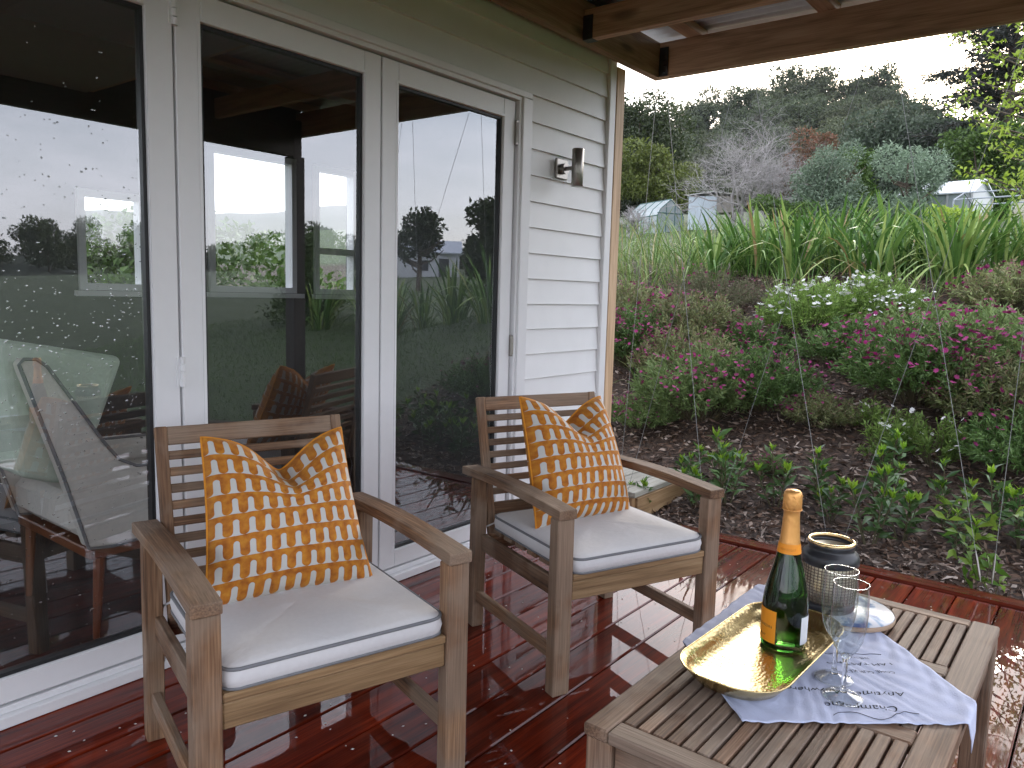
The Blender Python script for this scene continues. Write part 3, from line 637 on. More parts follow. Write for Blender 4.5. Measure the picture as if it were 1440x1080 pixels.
def make_pillow(label, x, y, rz, lx, ly, lz, yaw, lean, seed, roll=0, a=.215):
    n = 48
    u = np.linspace(-1, 1, n + 1); U, Vv = np.meshgrid(u, u)
    def sst(v, lo, hi): q = np.clip((v - lo) / (hi - lo), 0, 1); return q * q * (3 - 2 * q)
    X = a * U * (1 - .05 * (1 - Vv ** 2)) * (.985 - .075 * Vv); Z = a * 1.06 * Vv * (1 - .06 * (1 - U ** 2))
    chop = np.exp(-(np.abs(U - .08) / .42) ** 1.6) * sst(Vv, -.1, 1.0)
    Z = Z - .085 * chop
    th = .10 * np.clip((1 - np.abs(U) ** 2.6) * (1 - np.abs(Vv) ** 2.6), 0, 1) ** .55
    th = th * (1 - .35 * chop) + .004
    wr = .006 * np.sin(U * 7 + Vv * 3 + seed) * np.sin(Vv * 5 - U * 2 + seed) * (1 - U ** 2) * (1 - Vv ** 2)
    bend = -.05 * chop * sst(Vv, .3, 1)             # chopped edge folds back
    Yf = -th + wr - bend; Yb = th * .75 + wr - bend
    # lower front bulges
    Vt = []; Fq = []; UV = []
    for Y_, flip in ((Yf, False), (Yb, True)):
        o_ = len(Vt); Vt += [tuple(p) for p in np.stack([X.ravel(), Y_.ravel(), Z.ravel()], 1)]
        for j in range(n):
            for i in range(n):
                q = [o_ + j * (n + 1) + i, o_ + j * (n + 1) + i + 1, o_ + (j + 1) * (n + 1) + i + 1, o_ + (j + 1) * (n + 1) + i]
                Fq.append(q[::-1] if flip else q)
    me = bpy.data.meshes.new('pillow'); me.from_pydata(Vt, [], Fq)
    uvl = me.uv_layers.new(name='UVMap'); lu = np.zeros((len(me.loops), 2), np.float32); vi = np.zeros(len(me.loops), np.int32); me.loops.foreach_get('vertex_index', vi)
    uu = np.tile(((U + 1) / 2).ravel(), 2); vv = np.tile(((Vv + 1) / 2).ravel(), 2); lu[:, 0] = uu[vi]; lu[:, 1] = vv[vi]; uvl.data.foreach_set('uv', lu.ravel())
    me.polygons.foreach_set('use_smooth', [True] * len(me.polygons))
    Mx = Matrix.Translation((x, y, 0)) @ Matrix.Rotation(rz, 4, 'Z') @ Matrix.Translation((lx, ly, lz)) @ Matrix.Rotation(yaw, 4, 'Z') @ Matrix.Rotation(-lean, 4, 'X') @ Matrix.Rotation(roll, 4, 'Y')
    o = link('scatter_pillow', me, M_pillow, None, Mx)
    tag(o, label, 'pillow', 'orange scatter pillows on the armchairs')
    edge = [(X[0, i], (Yf[0, i] + Yb[0, i]) / 2, Z[0, i]) for i in range(n)] + [(X[j, n], (Yf[j, n] + Yb[j, n]) / 2, Z[j, n]) for j in range(n)] + [(X[n, n - i], (Yf[n, n - i] + Yb[n, n - i]) / 2, Z[n, n - i]) for i in range(n)] + [(X[n - j, 0], (Yf[n - j, 0] + Yb[n - j, 0]) / 2, Z[n - j, 0]) for j in range(n)]
    obj('seam', MB().tube(edge, .004, 5, True), plain('orange_seam', (.62, .24, .015), .85), o, smooth=True)
    return o
C1 = (1.236, 1.818, R(-106.8 + 90)); C2 = (2.325, 1.619, R(-112.3 + 90))
make_chair('armchair', 'weathered teak armchair with slatted back standing in front of the middle glass door', *C1)
make_chair('armchair', 'weathered teak armchair with slatted back standing beside the white weatherboard corner', *C2)
make_cushion('pale grey seat cushion with dark piping on the armchair by the middle door', *C1, 1)
make_cushion('pale grey seat cushion with dark piping on the armchair by the weatherboard corner', *C2, 2)
make_pillow('orange and white arch patterned pillow on the armchair by the middle glass door', *C1, .0, -.150, .615, R(-2), R(22), 1, 0, .203)
make_pillow('orange and white arch patterned pillow on the armchair by the weatherboard corner', *C2, .0, -.145, .622, R(10), R(22), 4, R(3))

# ---------------------------------------------------------------- table and what stands on it
ZT = .50
tb = thing('coffee_table', 'weathered slatted teak coffee table standing on the wet deck', 'table', (1.494, .39, 0))
tx = lambda v: v - 1.494
ty = lambda v: v - .39
zc = ZT - .011
for (y0, y1) in ((.592, .637), (.147, .200)): bar('frame_board', (tx(1.033), ty((y0 + y1) / 2), zc), (tx(1.955), ty((y0 + y1) / 2), zc), y1 - y0, .022, M_table, tb)
for (x0, x1) in ((1.033, 1.076), (1.326, 1.373), (1.622, 1.664), (1.916, 1.955)):
    bar('cross_board', (tx((x0 + x1) / 2), ty(.201), zc - .0007), (tx((x0 + x1) / 2), ty(.591), zc - .0007), x1 - x0, .022, M_table, tb)
NS = 15; pit = (.589 - .203) / NS
for (x0, x1) in ((1.0775, 1.3245), (1.3745, 1.6205), (1.6655, 1.9145)):
    for k in range(NS):
        yc = .203 + pit * (k + .5); bar('slat', (tx(x0), ty(yc), zc), (tx(x1), ty(yc), zc), pit - .0052, .020, M_table, tb, bev=.002)
for sx in (1.062, 1.926):
    for sy in (.172, .610): bar('leg', (tx(sx), ty(sy), 0), (tx(sx), ty(sy), ZT - .0225), .048, .048, M_table, tb, up=(0, 1, 0))
for sy in (.168, .614): bar('apron', (tx(1.087), ty(sy), ZT - .055), (tx(1.901), ty(sy), ZT - .055), .022, .062, M_table, tb)
for sx in (1.058, 1.930): bar('apron', (tx(sx), ty(.197), ZT - .055), (tx(sx), ty(.585), ZT - .055), .022, .062, M_table, tb)
for k in range(3): bar('batten', (tx(1.2 + .29 * k), ty(.18), ZT - .034), (tx(1.2 + .29 * k), ty(.602), ZT - .034), .03, .02, M_table, tb)

# tea towel: rectangle draped over the top, falling over two edges
a1, a2 = R(44.5), R(-50.5); E1 = np.array([math.cos(a1), math.sin(a1)]); E2 = np.array([math.cos(a2), math.sin(a2)]); D0 = np.array([1.201, .433])
def cloth_pt(a, b, lift=0.0):
    p = D0 + E1 * a + E2 * b
    z = ZT + .0022 + .0009 * math.sin(a * 95 + 14 * math.sin(b * 21)) + .0008 * math.sin(b * 120 + a * 60) + .0012 * max(0, math.sin(a * 33 - b * 47 + 1))
    x, y = p; ye, yl_ = .641, .1435
    if y > ye:
        dd = y - ye; z = z - max(0, dd - .004); y = ye + min(dd, .004) + .006 * math.sin(a * 40) * min(1, dd / .05)
    if y < yl_:
        dd = yl_ - y; z = z - max(0, dd - .004) * 1.25; y = yl_ - min(dd, .004) - .006 * min(1, dd / .03); x = x - dd * .25
    return (x, y, z + lift)
na, nb = 110, 84; Va = []; LA, LB = .62, .445
for j in range(nb + 1):
    for i in range(na + 1): Va.append(cloth_pt(LA * i / na, LB * j / nb))
ii = (np.arange(nb)[:, None] * (na + 1) + np.arange(na)[None]).ravel(); F = np.stack([ii, ii + na + 1, ii + na + 2, ii + 1], 1)
me = np_mesh('tea_towel', np.array(Va), F, True); cl = link('tea_towel', me, M_cloth); sm_ = cl.modifiers.new('thickness', 'SOLIDIFY'); sm_.thickness = .0012; sm_.offset = 1
tag(cl, 'pale blue linen tea towel with dark script spread across the table', 'tea towel')
def print_text(txt, a0, b0, a1_, b1_, h, shear=0.0):
    """text starting at cloth (a0,b0), running to (a1,b1); letter tops point to -a"""
    cu = bpy.data.curves.new('print', 'FONT'); cu.body = txt; cu.size = 1; cu.shear = shear; cu.resolution_u = 3
    to = bpy.data.objects.new('print', cu); COL.objects.link(to); bpy.context.view_layer.update()
    me_ = bpy.data.meshes.new_from_object(to.evaluated_get(bpy.context.evaluated_depsgraph_get())); bpy.data.objects.remove(to)
    co = np.array([v.co for v in me_.vertices]); wd = co[:, 0].max(); ln = math.hypot(a1_ - a0, b1_ - b0); da, db_ = (a1_ - a0) / ln, (b1_ - b0) / ln
    for v in me_.vertices:
        s_ = v.co.x / wd * ln; q = v.co.y * h
        v.co = cloth_pt(a0 + da * s_ - q * .97, b0 + db_ * s_ - q * .0, .0016)
    o = link('lettering', me_, M_ink, cl)
    return o
print_text('Champagne', .052, .292, .066, .168, .026, .35)
print_text('Anytime', .100, .334, .106, .246, .022, .35)
print_text('Anywhere', .106, .222, .122, .128, .022, .35)
print_text('COME QUICKLY', .182, .365, .184, .270, .013)
print_text('I AM TASTING', .213, .378, .215, .252, .013)
print_text('THE STARS', .238, .348, .239, .298, .010)
obj('printed_line', MB().tube([cloth_pt(.252, .268 + .114 * t_, .0018) for t_ in np.linspace(0, 1, 30)], .0005, 4), M_ink, cl)
sw = MB(); pts = [cloth_pt(.022 + .012 * math.sin(t_ * 9), .165 + .15 * t_, .002) for t_ in np.linspace(0, 1, 40)]; sw.tube(pts, .0006, 4)
obj('printed_flourish', sw, M_ink, cl)

# round marbled board under the lantern
pc = (1.785, .43); zpl = ZT + .006
m = MB().lathe([(0.001, 0), (.098, 0), (.104, .003), (.104, .009), (.100, .012), (.001, .012)], 56)
def marble():
    mm, n, l, p = mat('marbled_blue')
    t = n.new('ShaderNodeTexCoord'); q = n.new('ShaderNodeTexNoise'); q.inputs['Scale'].default_value = 11; q.inputs['Detail'].default_value = 3; q.inputs['Distortion'].default_value = 1.2; l.new(t.outputs['Object'], q.inputs['Vector'])
    r_ = ramp(n, [(.40, (.05, .12, .30)), (.47, (.25, .36, .50)), (.53, (.62, .64, .68)), (.7, (.68, .67, .68))]); l.new(q.outputs['Fac'], r_.inputs[0]); l.new(r_.outputs[0], p.inputs['Base Color']); p.inputs['Roughness'].default_value = .25; return mm
o = obj('serving_board', m, marble(), None, T(pc[0], pc[1], zpl), True)
tag(o, 'round blue and white marbled board under the black lantern', 'board')
obj('rim', MB().lathe([(.1045, .0005), (.1055, .003), (.1055, .008), (.1045, .0112), (.1035, .006), (.1045, .0005)], 56), plain('tan_rim', (.36, .25, .17), .6), o, smooth=True)

# lantern
lc = (1.765, .462); zl = zpl + .0125
LS = .93
ln = thing('lantern', 'black metal lantern with fine wire lattice body and gold rim', 'lantern', (lc[0], lc[1], zl))
obj('base', MB().lathe([(.001, 0), (.056, 0), (.061, .004), (.063, .014), (.0615, .022), (.001, .022)], 48), M_blackmetal, ln, smooth=True)
obj('liner', MB().lathe([(.001, .0225), (.0575, .0225), (.0595, .065), (.0575, .110), (.049, .150), (.0475, .150), (.052, .110), (.052, .03), (.001, .03)], 48), M_cream, ln, smooth=True)
lat = MB()
for k in range(42):
    a = 2 * math.pi * k / 42; c_, s_ = math.cos(a), math.sin(a); lat.tube([(.0605 * c_, .0605 * s_, .022), (.0625 * c_, .0625 * s_, .065), (.0605 * c_, .0605 * s_, .112)], .0009, 4, caps=False)
for k in range(13):
    z_ = .025 + k * .0071; r_ = .0605 + .002 * math.sin(math.pi * (z_ - .022) / .09)
    lat.tube([(r_ * math.cos(a), r_ * math.sin(a), z_) for a in np.linspace(0, 2 * math.pi, 48, endpoint=False)], .0009, 4, True)
obj('wire_lattice', lat, plain('lattice_bronze', (.16, .115, .085), .4, .6), ln)
obj('shoulder', MB().lathe([(.0605, .110), (.065, .113), (.0655, .124), (.062, .137), (.053, .144), (.051, .149), (.0535, .154), (.0535, .160), (.050, .163), (.0495, .150), (.060, .112)], 48), M_blackmetal, ln, smooth=True)
obj('rim', MB().lathe([(.0535, .1605), (.0545, .164), (.0525, .1675), (.0475, .1675), (.0465, .164), (.0475, .1605)], 48), M_gold, ln, smooth=True)
ln.scale = (LS, LS, LS)
hd = [(.058 * math.cos(t_) * 1.0, .012 + .035 * math.sin(t_), .150 + .048 * math.sin(t_)) for t_ in np.linspace(0, math.pi, 18)]
hd = [(p[0] * .3 + p[0] * .7, p[1], p[2]) for p in hd]
obj('handle', MB().tube([(-p[1] * .5 + p[0] * .3, -p[0] * .95, p[2]) for p in hd], .0014, 5), M_blackmetal, ln)

# hammered brass tray
tc_ = (1.455, .489); ztr = ZT + .006
def oring(a, b, r_, z): return [(p[0], p[1], z) for p in rounded_outline(a, b, r_, 12)]
tr_r = [oring(.06, .012, .01, .0022), oring(.185, .065, .06, .002), oring(.197, .077, .068, .004), oring(.207, .087, .074, .016), oring(.216, .098, .080, .030), oring(.2185, .1005, .081, .0305), oring(.2185, .1005, .081, .0290), oring(.208, .0885, .074, .0145), oring(.198, .078, .068, .0015), oring(.185, .065, .06, 0.0), oring(.06, .012, .01, 0.0)]
o = obj('brass_tray', rings_mesh(tr_r), M_brass, None, Matrix.Translation((tc_[0], tc_[1], ztr)) @ Matrix.Rotation(R(-2), 4, 'Z'), True)
tag(o, 'shallow hammered brass tray with rounded corners under the champagne bottle', 'tray')
obj('rim', MB().tube(oring(.2185, .1005, .081, .0302), .0016, 6, True), M_brass, o, smooth=True)

# bottle
bc = (1.528, .479); zbo = ztr + .0027
bt = thing('champagne_bottle', 'dark green champagne bottle with orange foil neck on the brass tray', 'bottle', (bc[0], bc[1], zbo)); bt.scale = (.89, .89, 1.0)
prof = [(0, .006), (.030, .004), (.045, 0), (.049, .004), (.050, .012), (.050, .070), (.0492, .090), (.0465, .110), (.042, .130), (.0365, .149), (.031, .168), (.0268, .184), (.0235, .200), (.0200, .222), (.0180, .245), (.0165, .272), (.0165, .285), (0, .287)]
obj('body', MB().lathe(prof, 56).mesh('body', True, True), M_bottle, bt)
obj('foil', MB().lathe([(.0250, .1935), (.0243, .2025), (.0212, .222), (.0190, .245), (.0176, .268), (.0174, .276), (.0202, .2795), (.0205, .296), (.0200, .309), (.0188, .314), (.0150, .318), (.001, .3195)], 40), M_foil, bt, smooth=True)
wm = MB()
for k in range(4):
    a = k * math.pi / 2 + .4; ca, sa = math.cos(a), math.sin(a); b_ = a + .55
    wm.tube([(.0207 * ca, .0207 * sa, .281), (.0209 * math.cos(b_), .0209 * math.sin(b_), .296), (.0205 * ca, .0205 * sa, .309)], .0011, 4); wm.tube([(.0207 * math.cos(a + 1.1), .0207 * math.sin(a + 1.1), .281), (.0209 * math.cos(b_), .0209 * math.sin(b_), .296)], .0011, 4)
wm.tube([(.0208 * math.cos(a), .0208 * math.sin(a), .2805) for a in np.linspace(0, 2 * math.pi, 24, endpoint=False)], .0012, 4, True)
obj('wire_cage', wm, M_foil, bt, smooth=True)
def band(r0, r1, a0, a1_, z0, z1, n=20):
    m = MB(); vs = []
    for k in range(n + 1):
        a = R(a0 + (a1_ - a0) * k / n)
        for r_, z_ in ((r0, z0), (r1, z1)): vs.append((r_ * math.cos(a), r_ * math.sin(a), z_))
    return m.add(vs, [(2 * k, 2 * k + 2, 2 * k + 3, 2 * k + 1) for k in range(n)])
obj('neck_label', band(.0262, .0234, 0, 360, .1935, .213, 40), M_orange, bt, smooth=True)
lb = obj('label', band(.0504, .0504, 92, 178, .014, .080), M_orange, bt, smooth=True)
obj('back_label', band(.0504, .0504, 243, 305, .016, .072), M_paper, bt, smooth=True)
def wrap_text(txt, r_, ang_end, z, width_deg, hgt, parent, mt):
    cu = bpy.data.curves.new('print', 'FONT'); cu.body = txt; cu.size = 1; cu.resolution_u = 2
    to = bpy.data.objects.new('print', cu); COL.objects.link(to); bpy.context.view_layer.update()
    me_ = bpy.data.meshes.new_from_object(to.evaluated_get(bpy.context.evaluated_depsgraph_get())); bpy.data.objects.remove(to)
    wd = max(v.co.x for v in me_.vertices)
    for v in me_.vertices:
        a = R(ang_end - width_deg * (1 - v.co.x / wd)); v.co = (r_ * math.cos(a), r_ * math.sin(a), z + v.co.y * hgt)
    return link('lettering', me_, mt, parent)
wrap_text('PONSARDIN', .0507, 168, .044, 62, .0075, lb, M_ink)
wrap_text('BRUT', .0507, 150, .024, 26, .006, lb, M_ink)
nl = wrap_text('VEUVE CLICQUOT', .0252, 232, .2005, 80, .006, bt, plain('gold_ink', (.45, .14, .01), .5))

# champagne flutes
def flute(x, y, label):
    t = thing('champagne_flute', label, 'glass', (x, y, ZT + .006), 0, 'champagne flutes on the tea towel')
    obj('foot', MB().lathe([(.033, .0008), (.0325, .0022), (.028, .0034), (.014, .0068), (.007, .011)], 48).mesh('foot', True), M_thin_glass, t)
    obj('foot_rim', MB().tube([(.0328 * math.cos(a), .0328 * math.sin(a), .0012) for a in np.linspace(0, 2 * math.pi, 40, endpoint=False)], .0009, 6, True), M_flute, t, smooth=True)
    obj('stem', MB().lathe([(0, .0085), (.0070, .0108), (.0050, .016), (.0042, .026), (.0042, .060), (.0055, .071), (.0088, .0775), (0, .080)], 28).mesh('stem', True, True), M_flute, t)
    obj('bowl', MB().lathe([(.0085, .0772), (.012, .0815), (.019, .0905), (.026, .108), (.0300, .132), (.0312, .155), (.0305, .182), (.0290, .2085)], 56).mesh('bowl', True), M_thin_glass, t)
    obj('rim', MB().tube([(.0290 * math.cos(a), .0290 * math.sin(a), .2085) for a in np.linspace(0, 2 * math.pi, 48, endpoint=False)], .0006, 6, True), M_flute, t, smooth=True)
    return t
flute(1.392, .326, 'clear champagne flute on the tea towel, the one beside the tray corner')
flute(1.452, .358, 'clear champagne flute on the tea towel, between the other flute and the lantern')

# ---------------------------------------------------------------- lounge chair inside the room
ic = thing('lounge_chair', 'grey upholstered wing lounge chair with sage back cushion behind the glass', 'lounge chair', (1.11, 2.66, .012)); ic.scale = (.96, .96, .96)
ol = [(-.215, .975), (-.20, .992), (-.165, .990), (-.135, .965), (-.05, .83), (.03, .70), (.08, .632), (.14, .600), (.26, .592), (.48, .585), (.50, .56), (.50, .36), (.05, .33), (-.03, .34), (-.10, .60)]
for y0, y1 in ((-.10, -.035), (.50, .565)):
    o = obj('side_panel', MB().prism(ol, 'y', y0, y1), M_grey_uph, ic); bv = o.modifiers.new('edge', 'BEVEL'); bv.width = .012; bv.segments = 3
    obj('piping', MB().tube([(p[0], y0, p[1]) for p in ol], .006, 5, True), M_pipe, o)
o = obj('back_cushion', MB().prism([(-.23, 1.05), (.15, .975), (.06, .74), (-.06, .55), (-.20, .60)], 'y', -.02, .48), M_sage, ic); bv = o.modifiers.new('edge', 'BEVEL'); bv.width = .03; bv.segments = 4
obj('seat_cushion', MB().box(-.05, .52, -.03, .49, .36, .50, .04), M_grey_uph, ic)
for z_ in (0,): obj('frame', MB().box(-.02, .50, -.08, .54, .29, .327, .005), M_redwood, ic)
for sx in (.02, .46):
    for sy in (-.06, .52): obj('leg', MB().tube([(sx, sy, .29), (sx + (.02 if sx > .2 else -.02), sy, 0)], [.02, .011], 10), M_redwood, ic)
sf = thing('sofa', 'low pale sofa inside the room beside the lounge chair', 'sofa', (.35, 3.35, .012))
obj('seat', MB().box(-.75, .45, -.35, .40, .10, .42, .05), M_grey_uph, sf); obj('backrest', MB().box(-.75, .45, .28, .45, .40, .85, .06), M_grey_uph, sf)
for s_ in (-1, 1): obj('armrest', MB().box(-.15 + s_ * .6 - .08, -.15 + s_ * .6 + .08, -.34, .39, .41, .60, .05), M_fabric, sf)
for sx in (-.68, .38):
    for sy in (-.28, .36): obj('leg', MB().tube([(sx, sy, .10), (sx, sy, 0)], [.02, .014], 8), M_redwood, sf)

# ---------------------------------------------------------------- wall light
wl = thing('wall_light', 'brushed steel up and down wall light on the white weatherboards', 'wall light', (3.245, YW, 1.815))
obj('back_plate', MB().box(-.048, .048, -.012, .003, -.048, .048, .003), M_steel, wl)
obj('boss', MB().tube([(0, -.0125, 0), (0, -.035, 0)], .026, 24), M_steel, wl, smooth=False)
obj('arm', MB().tube([(0, -.034, 0), (0, -.075, 0)], .010, 12), M_steel, wl)
m = MB().lathe([(.0, .09), (.026, .09), (.0285, .088), (.0285, -.088), (.026, -.09), (0, -.09)], 28); obj('lamp_tube', m, M_steel, wl, T(0, -.10, 0), True)

# ---------------------------------------------------------------- timber step beyond the deck edge
st = thing('timber_step', 'low weathered timber step in the bark mulch behind the armchair', 'step', (4.02, 2.50, -.03))
for k in range(5): bar('board', (-.30, -.42 + k * .125, .135), (.42, -.42 + k * .125, .135), .118, .03, M_sleeper, st)
bar('riser', (-.28, -.472, .055), (.40, -.472, .055), .03, .125, M_rail, st); bar('riser', (.388, -.455, .055), (.388, .08, .055), .03, .125, M_rail, st)
for sx in (-.28, .37): bar('post', (sx, -.44, -.12), (sx, -.44, .118), .06, .06, M_rail, st, up=(0, 1, 0))

# ---------------------------------------------------------------- planting helpers (leaf cards as real small faces)
def leaf_mesh(name, P, D, L_, W_, fold=.25, bend=.25, seed=0):
    """P base points, D unit directions, L_ length, W_ width: six-vertex folded leaves"""
    g = np.random.default_rng(seed); n = len(P); D = D / np.maximum(np.linalg.norm(D, axis=1, keepdims=True), 1e-6)
    ref = g.normal(size=(n, 3)); S = np.cross(D, ref); S /= np.maximum(np.linalg.norm(S, axis=1, keepdims=True), 1e-6); Nn = np.cross(S, D)
    Nn = np.where(Nn[:, 2:3] < 0, -Nn, Nn); L_ = np.broadcast_to(np.asarray(L_, float), (n,))[:, None]; W_ = np.broadcast_to(np.asarray(W_, float), (n,))[:, None]
    mid = P + D * L_ * .5 + Nn * L_ * bend * .12; tip = P + D * L_ - Nn * L_ * bend * .35
    l_ = mid + S * W_ * .5 + Nn * W_ * fold; r_ = mid - S * W_ * .5 + Nn * W_ * fold
    V = np.stack([P, r_, mid, l_, tip], 1).reshape(-1, 3); b_ = np.arange(n)[:, None] * 5
    F = np.concatenate([b_ + np.array([[0, 1, 2]]), b_ + np.array([[0, 2, 3]]), b_ + np.array([[1, 4, 2]]), b_ + np.array([[2, 4, 3]])], 1).reshape(-1, 3)
    return np_mesh(name, V, F)
def rnd_dirs(n, g, up=0.0):
    v = g.normal(size=(n, 3)); v[:, 2] += up; return v / np.linalg.norm(v, axis=1, keepdims=True)
M_daisy = leafy('daisy_leaves', (.11, .175, .055), (.23, .32, .115), .6, .25)
M_daisy1 = leafy('deep_green_daisy_leaves', (.055, .11, .03), (.13, .22, .06), .6, .25)
M_daisy2 = leafy('woody_daisy_leaves', (.13, .14, .07), (.22, .27, .10), .65, .25, (.24, .17, .11))
M_daisyb = leafy('bright_daisy_leaves', (.10, .18, .035), (.23, .34, .08), .6, .3)
M_dry = leafy('dry_mound_leaves', (.12, .09, .06), (.10, .14, .06), .7, .2, (.20, .15, .11))
M_purple = leafy('purple_petals', (.12, .009, .05), (.33, .03, .17), .7, .2)
M_whitep = leafy('white_petals', (.70, .70, .68), (.80, .80, .80), .6, .2)
M_shrub = leafy('glossy_leaves', (.045, .10, .03), (.10, .185, .055), .28, .12)
M_tip = leafy('lime_tips', (.17, .34, .025), (.32, .48, .05), .4, .3)
M_flax = leafy('flax_blades', (.045, .10, .022), (.10, .18, .045), .42, .15, (.22, .28, .09))
M_stem = plain('green_stem', (.09, .08, .04), .8)

def mound_meshes(rad, h, n, ll, lw, nf, fr, seed, fbias=.85, bare=.0):
    g = np.random.default_rng(seed)
    nst = max(20, int(n / 30)); per = n // nst
    az = g.uniform(0, 2 * math.pi, nst); rr_ = np.sqrt(g.uniform(0, 1, nst)); hh = h * np.sqrt(np.clip(1 - (rr_ * .92) ** 2, .05, 1)) * g.uniform(.7, 1.12, nst)
    tip = np.stack([rad * rr_ * np.cos(az), rad * rr_ * np.sin(az), hh], 1); base = tip * np.array([.35, .35, 0])
    t = g.uniform(.32, 1.0, (nst, per)) ** .8
    P = base[:, None] + (tip - base)[:, None] * t[..., None]; P = P.reshape(-1, 3) + g.normal(size=(nst * per, 3)) * .006
    sd = (tip - base) / np.linalg.norm(tip - base, axis=1, keepdims=True); D = np.repeat(sd, per, 0) * .8 + rnd_dirs(nst * per, g, .15) * .75
    lm = leaf_mesh('leaves', P, D, ll * g.uniform(.6, 1.2, len(P)), lw, .2, .4, seed)
    sb = MB()
    for b_, t_ in list(zip(base, tip))[:140]: sb.tube([b_, (b_ + t_) / 2 + np.array([0, 0, .01]), t_], [.003, .0022, .0012], 3, caps=False)
    sm = sb.mesh('stems')
    fm = None
    if nf:
        wt = np.exp(2.2 * (tip[:, 0] / rad * math.cos(seed) + tip[:, 1] / rad * math.sin(seed)) + 2.0 * tip[:, 2] / h); sel = g.choice(nst, nf, replace=True, p=wt / wt.sum()); c_ = tip[sel] + g.normal(size=(nf, 3)) * np.array([.03, .03, .014]) + np.array([0, 0, .02]); Vs = []; Fs = []
        for k in range(nf):
            nn = rnd_dirs(1, g, 2.0)[0]; u_ = np.cross(nn, [1, 0, .3]); u_ /= np.linalg.norm(u_); v_ = np.cross(nn, u_); r_ = fr * g.uniform(.7, 1.1); o_ = len(Vs)
            Vs.append(c_[k] - nn * r_ * .12)
            for q in range(14):
                a_ = 2 * math.pi * q / 14; rad_ = r_ if q % 2 == 0 else r_ * .62; Vs.append(c_[k] + (u_ * math.cos(a_) + v_ * math.sin(a_)) * rad_ + nn * r_ * (.12 if q % 2 == 0 else .02))
            for q in range(14): Fs.append((o_, o_ + 1 + q, o_ + 1 + (q + 1) % 14))
        fm = np_mesh('flowers', np.array(Vs), np.array(Fs))
    return lm, sm, fm
_mc = {}
def plant(kind, x, y, label, cat='plant', group=None, s=1.0, rz=None, **kw):
    v = kw.get('var', 0); key = (kind, v)
    if key not in _mc:
        sd_ = hash(kind) % 1000 * 0 + sum(map(ord, kind)) + v * 17
        if kind == 'purple': _mc[key] = (*mound_meshes(.46, .44, 8200, .052, .0105, 200, .0175, sd_), (M_daisy, M_daisy1, M_daisy2)[v % 3], M_purple)
        elif kind == 'purplelow': _mc[key] = (*mound_meshes(.40, .30, 6000, .048, .010, 170, .0175, sd_), (M_daisy, M_daisy2, M_daisy1)[v % 3], M_purple)
        elif kind == 'white': _mc[key] = (*mound_meshes(.46, .48, 7500, .055, .010, 95, .027, sd_), M_daisyb, M_whitep)
        elif kind == 'dry': _mc[key] = (*mound_meshes(.55, .42, 6000, .05, .006, 70, .014, sd_), M_dry, M_purple)
        elif kind == 'smallwhite': _mc[key] = (*mound_meshes(.16, .26, 900, .045, .009, 9, .02, sd_), M_daisyb, M_whitep)
        elif kind == 'lime': _mc[key] = (*mound_meshes(.3, .5, 2600, .05, .010, 0, .02, sd_), M_tip, None)
    lm, sm, fm, ml, mf = _mc[key]
    nm = {'purple': 'purple_daisy', 'purplelow': 'purple_daisy', 'white': 'white_daisy', 'dry': 'faded_daisy', 'smallwhite': 'white_flower', 'lime': 'lime_bush'}[kind]
    t = thing(nm, label, cat, (x, y, gz(x, y) - .015), random.uniform(0, 6.28) if rz is None else rz, group); t.scale = (s, s, s)
    link('foliage', lm, ml, t); link('stems', sm, M_stem, t)
    if fm: tag(link('flowers', fm, mf, t), kind='stuff')
    return t
GP = 'purple daisy bushes on the bank'
plant('purple', 5.25, 2.36, 'full purple daisy bush with green stems on the bare bark slope', 'daisy bush', GP, 1.12)
plant('purple', 5.45, 1.98, 'greener purple daisy bush on the bark joined to the full bush', 'daisy bush', GP, .95, var=1)
plant('purplelow', 5.05, 2.72, 'low thin daisy bush beside the corner post above the timber step', 'daisy bush', GP, .75)
plant('purple', 6.35, 2.98, 'purple daisy bush below the faded brown mound', 'daisy bush', GP, 1.15, var=2)
plant('purplelow', 6.75, 3.80, 'faded purple daisy bush beside the corner post below the flax', 'daisy bush', GP, 1.35, var=1)
plant('purplelow', 6.25, 3.40, 'purple daisy bush with bare woody stems near the corner post', 'daisy bush', GP, 1.25, var=2)
plant('dry', 7.30, 3.22, 'large faded brown daisy mound in front of the flax row', 'daisy bush', None, 1.0)
plant('white', 6.90, 2.12, 'white flowering daisy bush on the bank below the flax', 'daisy bush', 'white daisies on the bank', 1.0)
plant('white', 7.25, 1.68, 'white flowering daisy bush with yellowish tips nearer the strappy grass', 'daisy bush', 'white daisies on the bank', .85, var=1)
plant('lime', 7.18, 1.95, 'small yellow green bush between the white daisies', 'bush', None, .7)
plant('purple', 5.75, 1.02, 'large purple daisy bush spreading below the white daisies', 'daisy bush', GP, 1.2, var=1)
plant('purple', 6.05, .72, 'purple daisy bush with many dark blooms at the bed end', 'daisy bush', GP, 1.25)
plant('purplelow', 6.25, 1.60, 'low green daisy bush between bare bark and the white daisies', 'daisy bush', GP, 1.15, var=2)
plant('purplelow', 6.65, 1.20, 'purple daisy bush in full bloom beneath the flax row', 'daisy bush', GP, 1.2)
plant('purplelow', 7.45, .66, 'purple daisy bush by the grey grass tussock', 'daisy bush', GP, 1.3, var=1)
plant('purplelow', 5.15, .30, 'purple daisy bush at the edge of the lawn behind the young shrubs', 'daisy bush', GP, 1.1, var=2)
plant('purplelow', 4.72, 1.62, 'tiny daisy plant with bright pink blooms among the young shrubs', 'daisy bush', GP, .35)
plant('purple', 5.95, 3.35, 'purple daisy bush against the corner post between two woody ones', 'daisy bush', GP, 1.0, var=1)
plant('purplelow', 6.55, .62, 'low purple daisy bush past the dark blooming one', 'daisy bush', GP, 1.2)
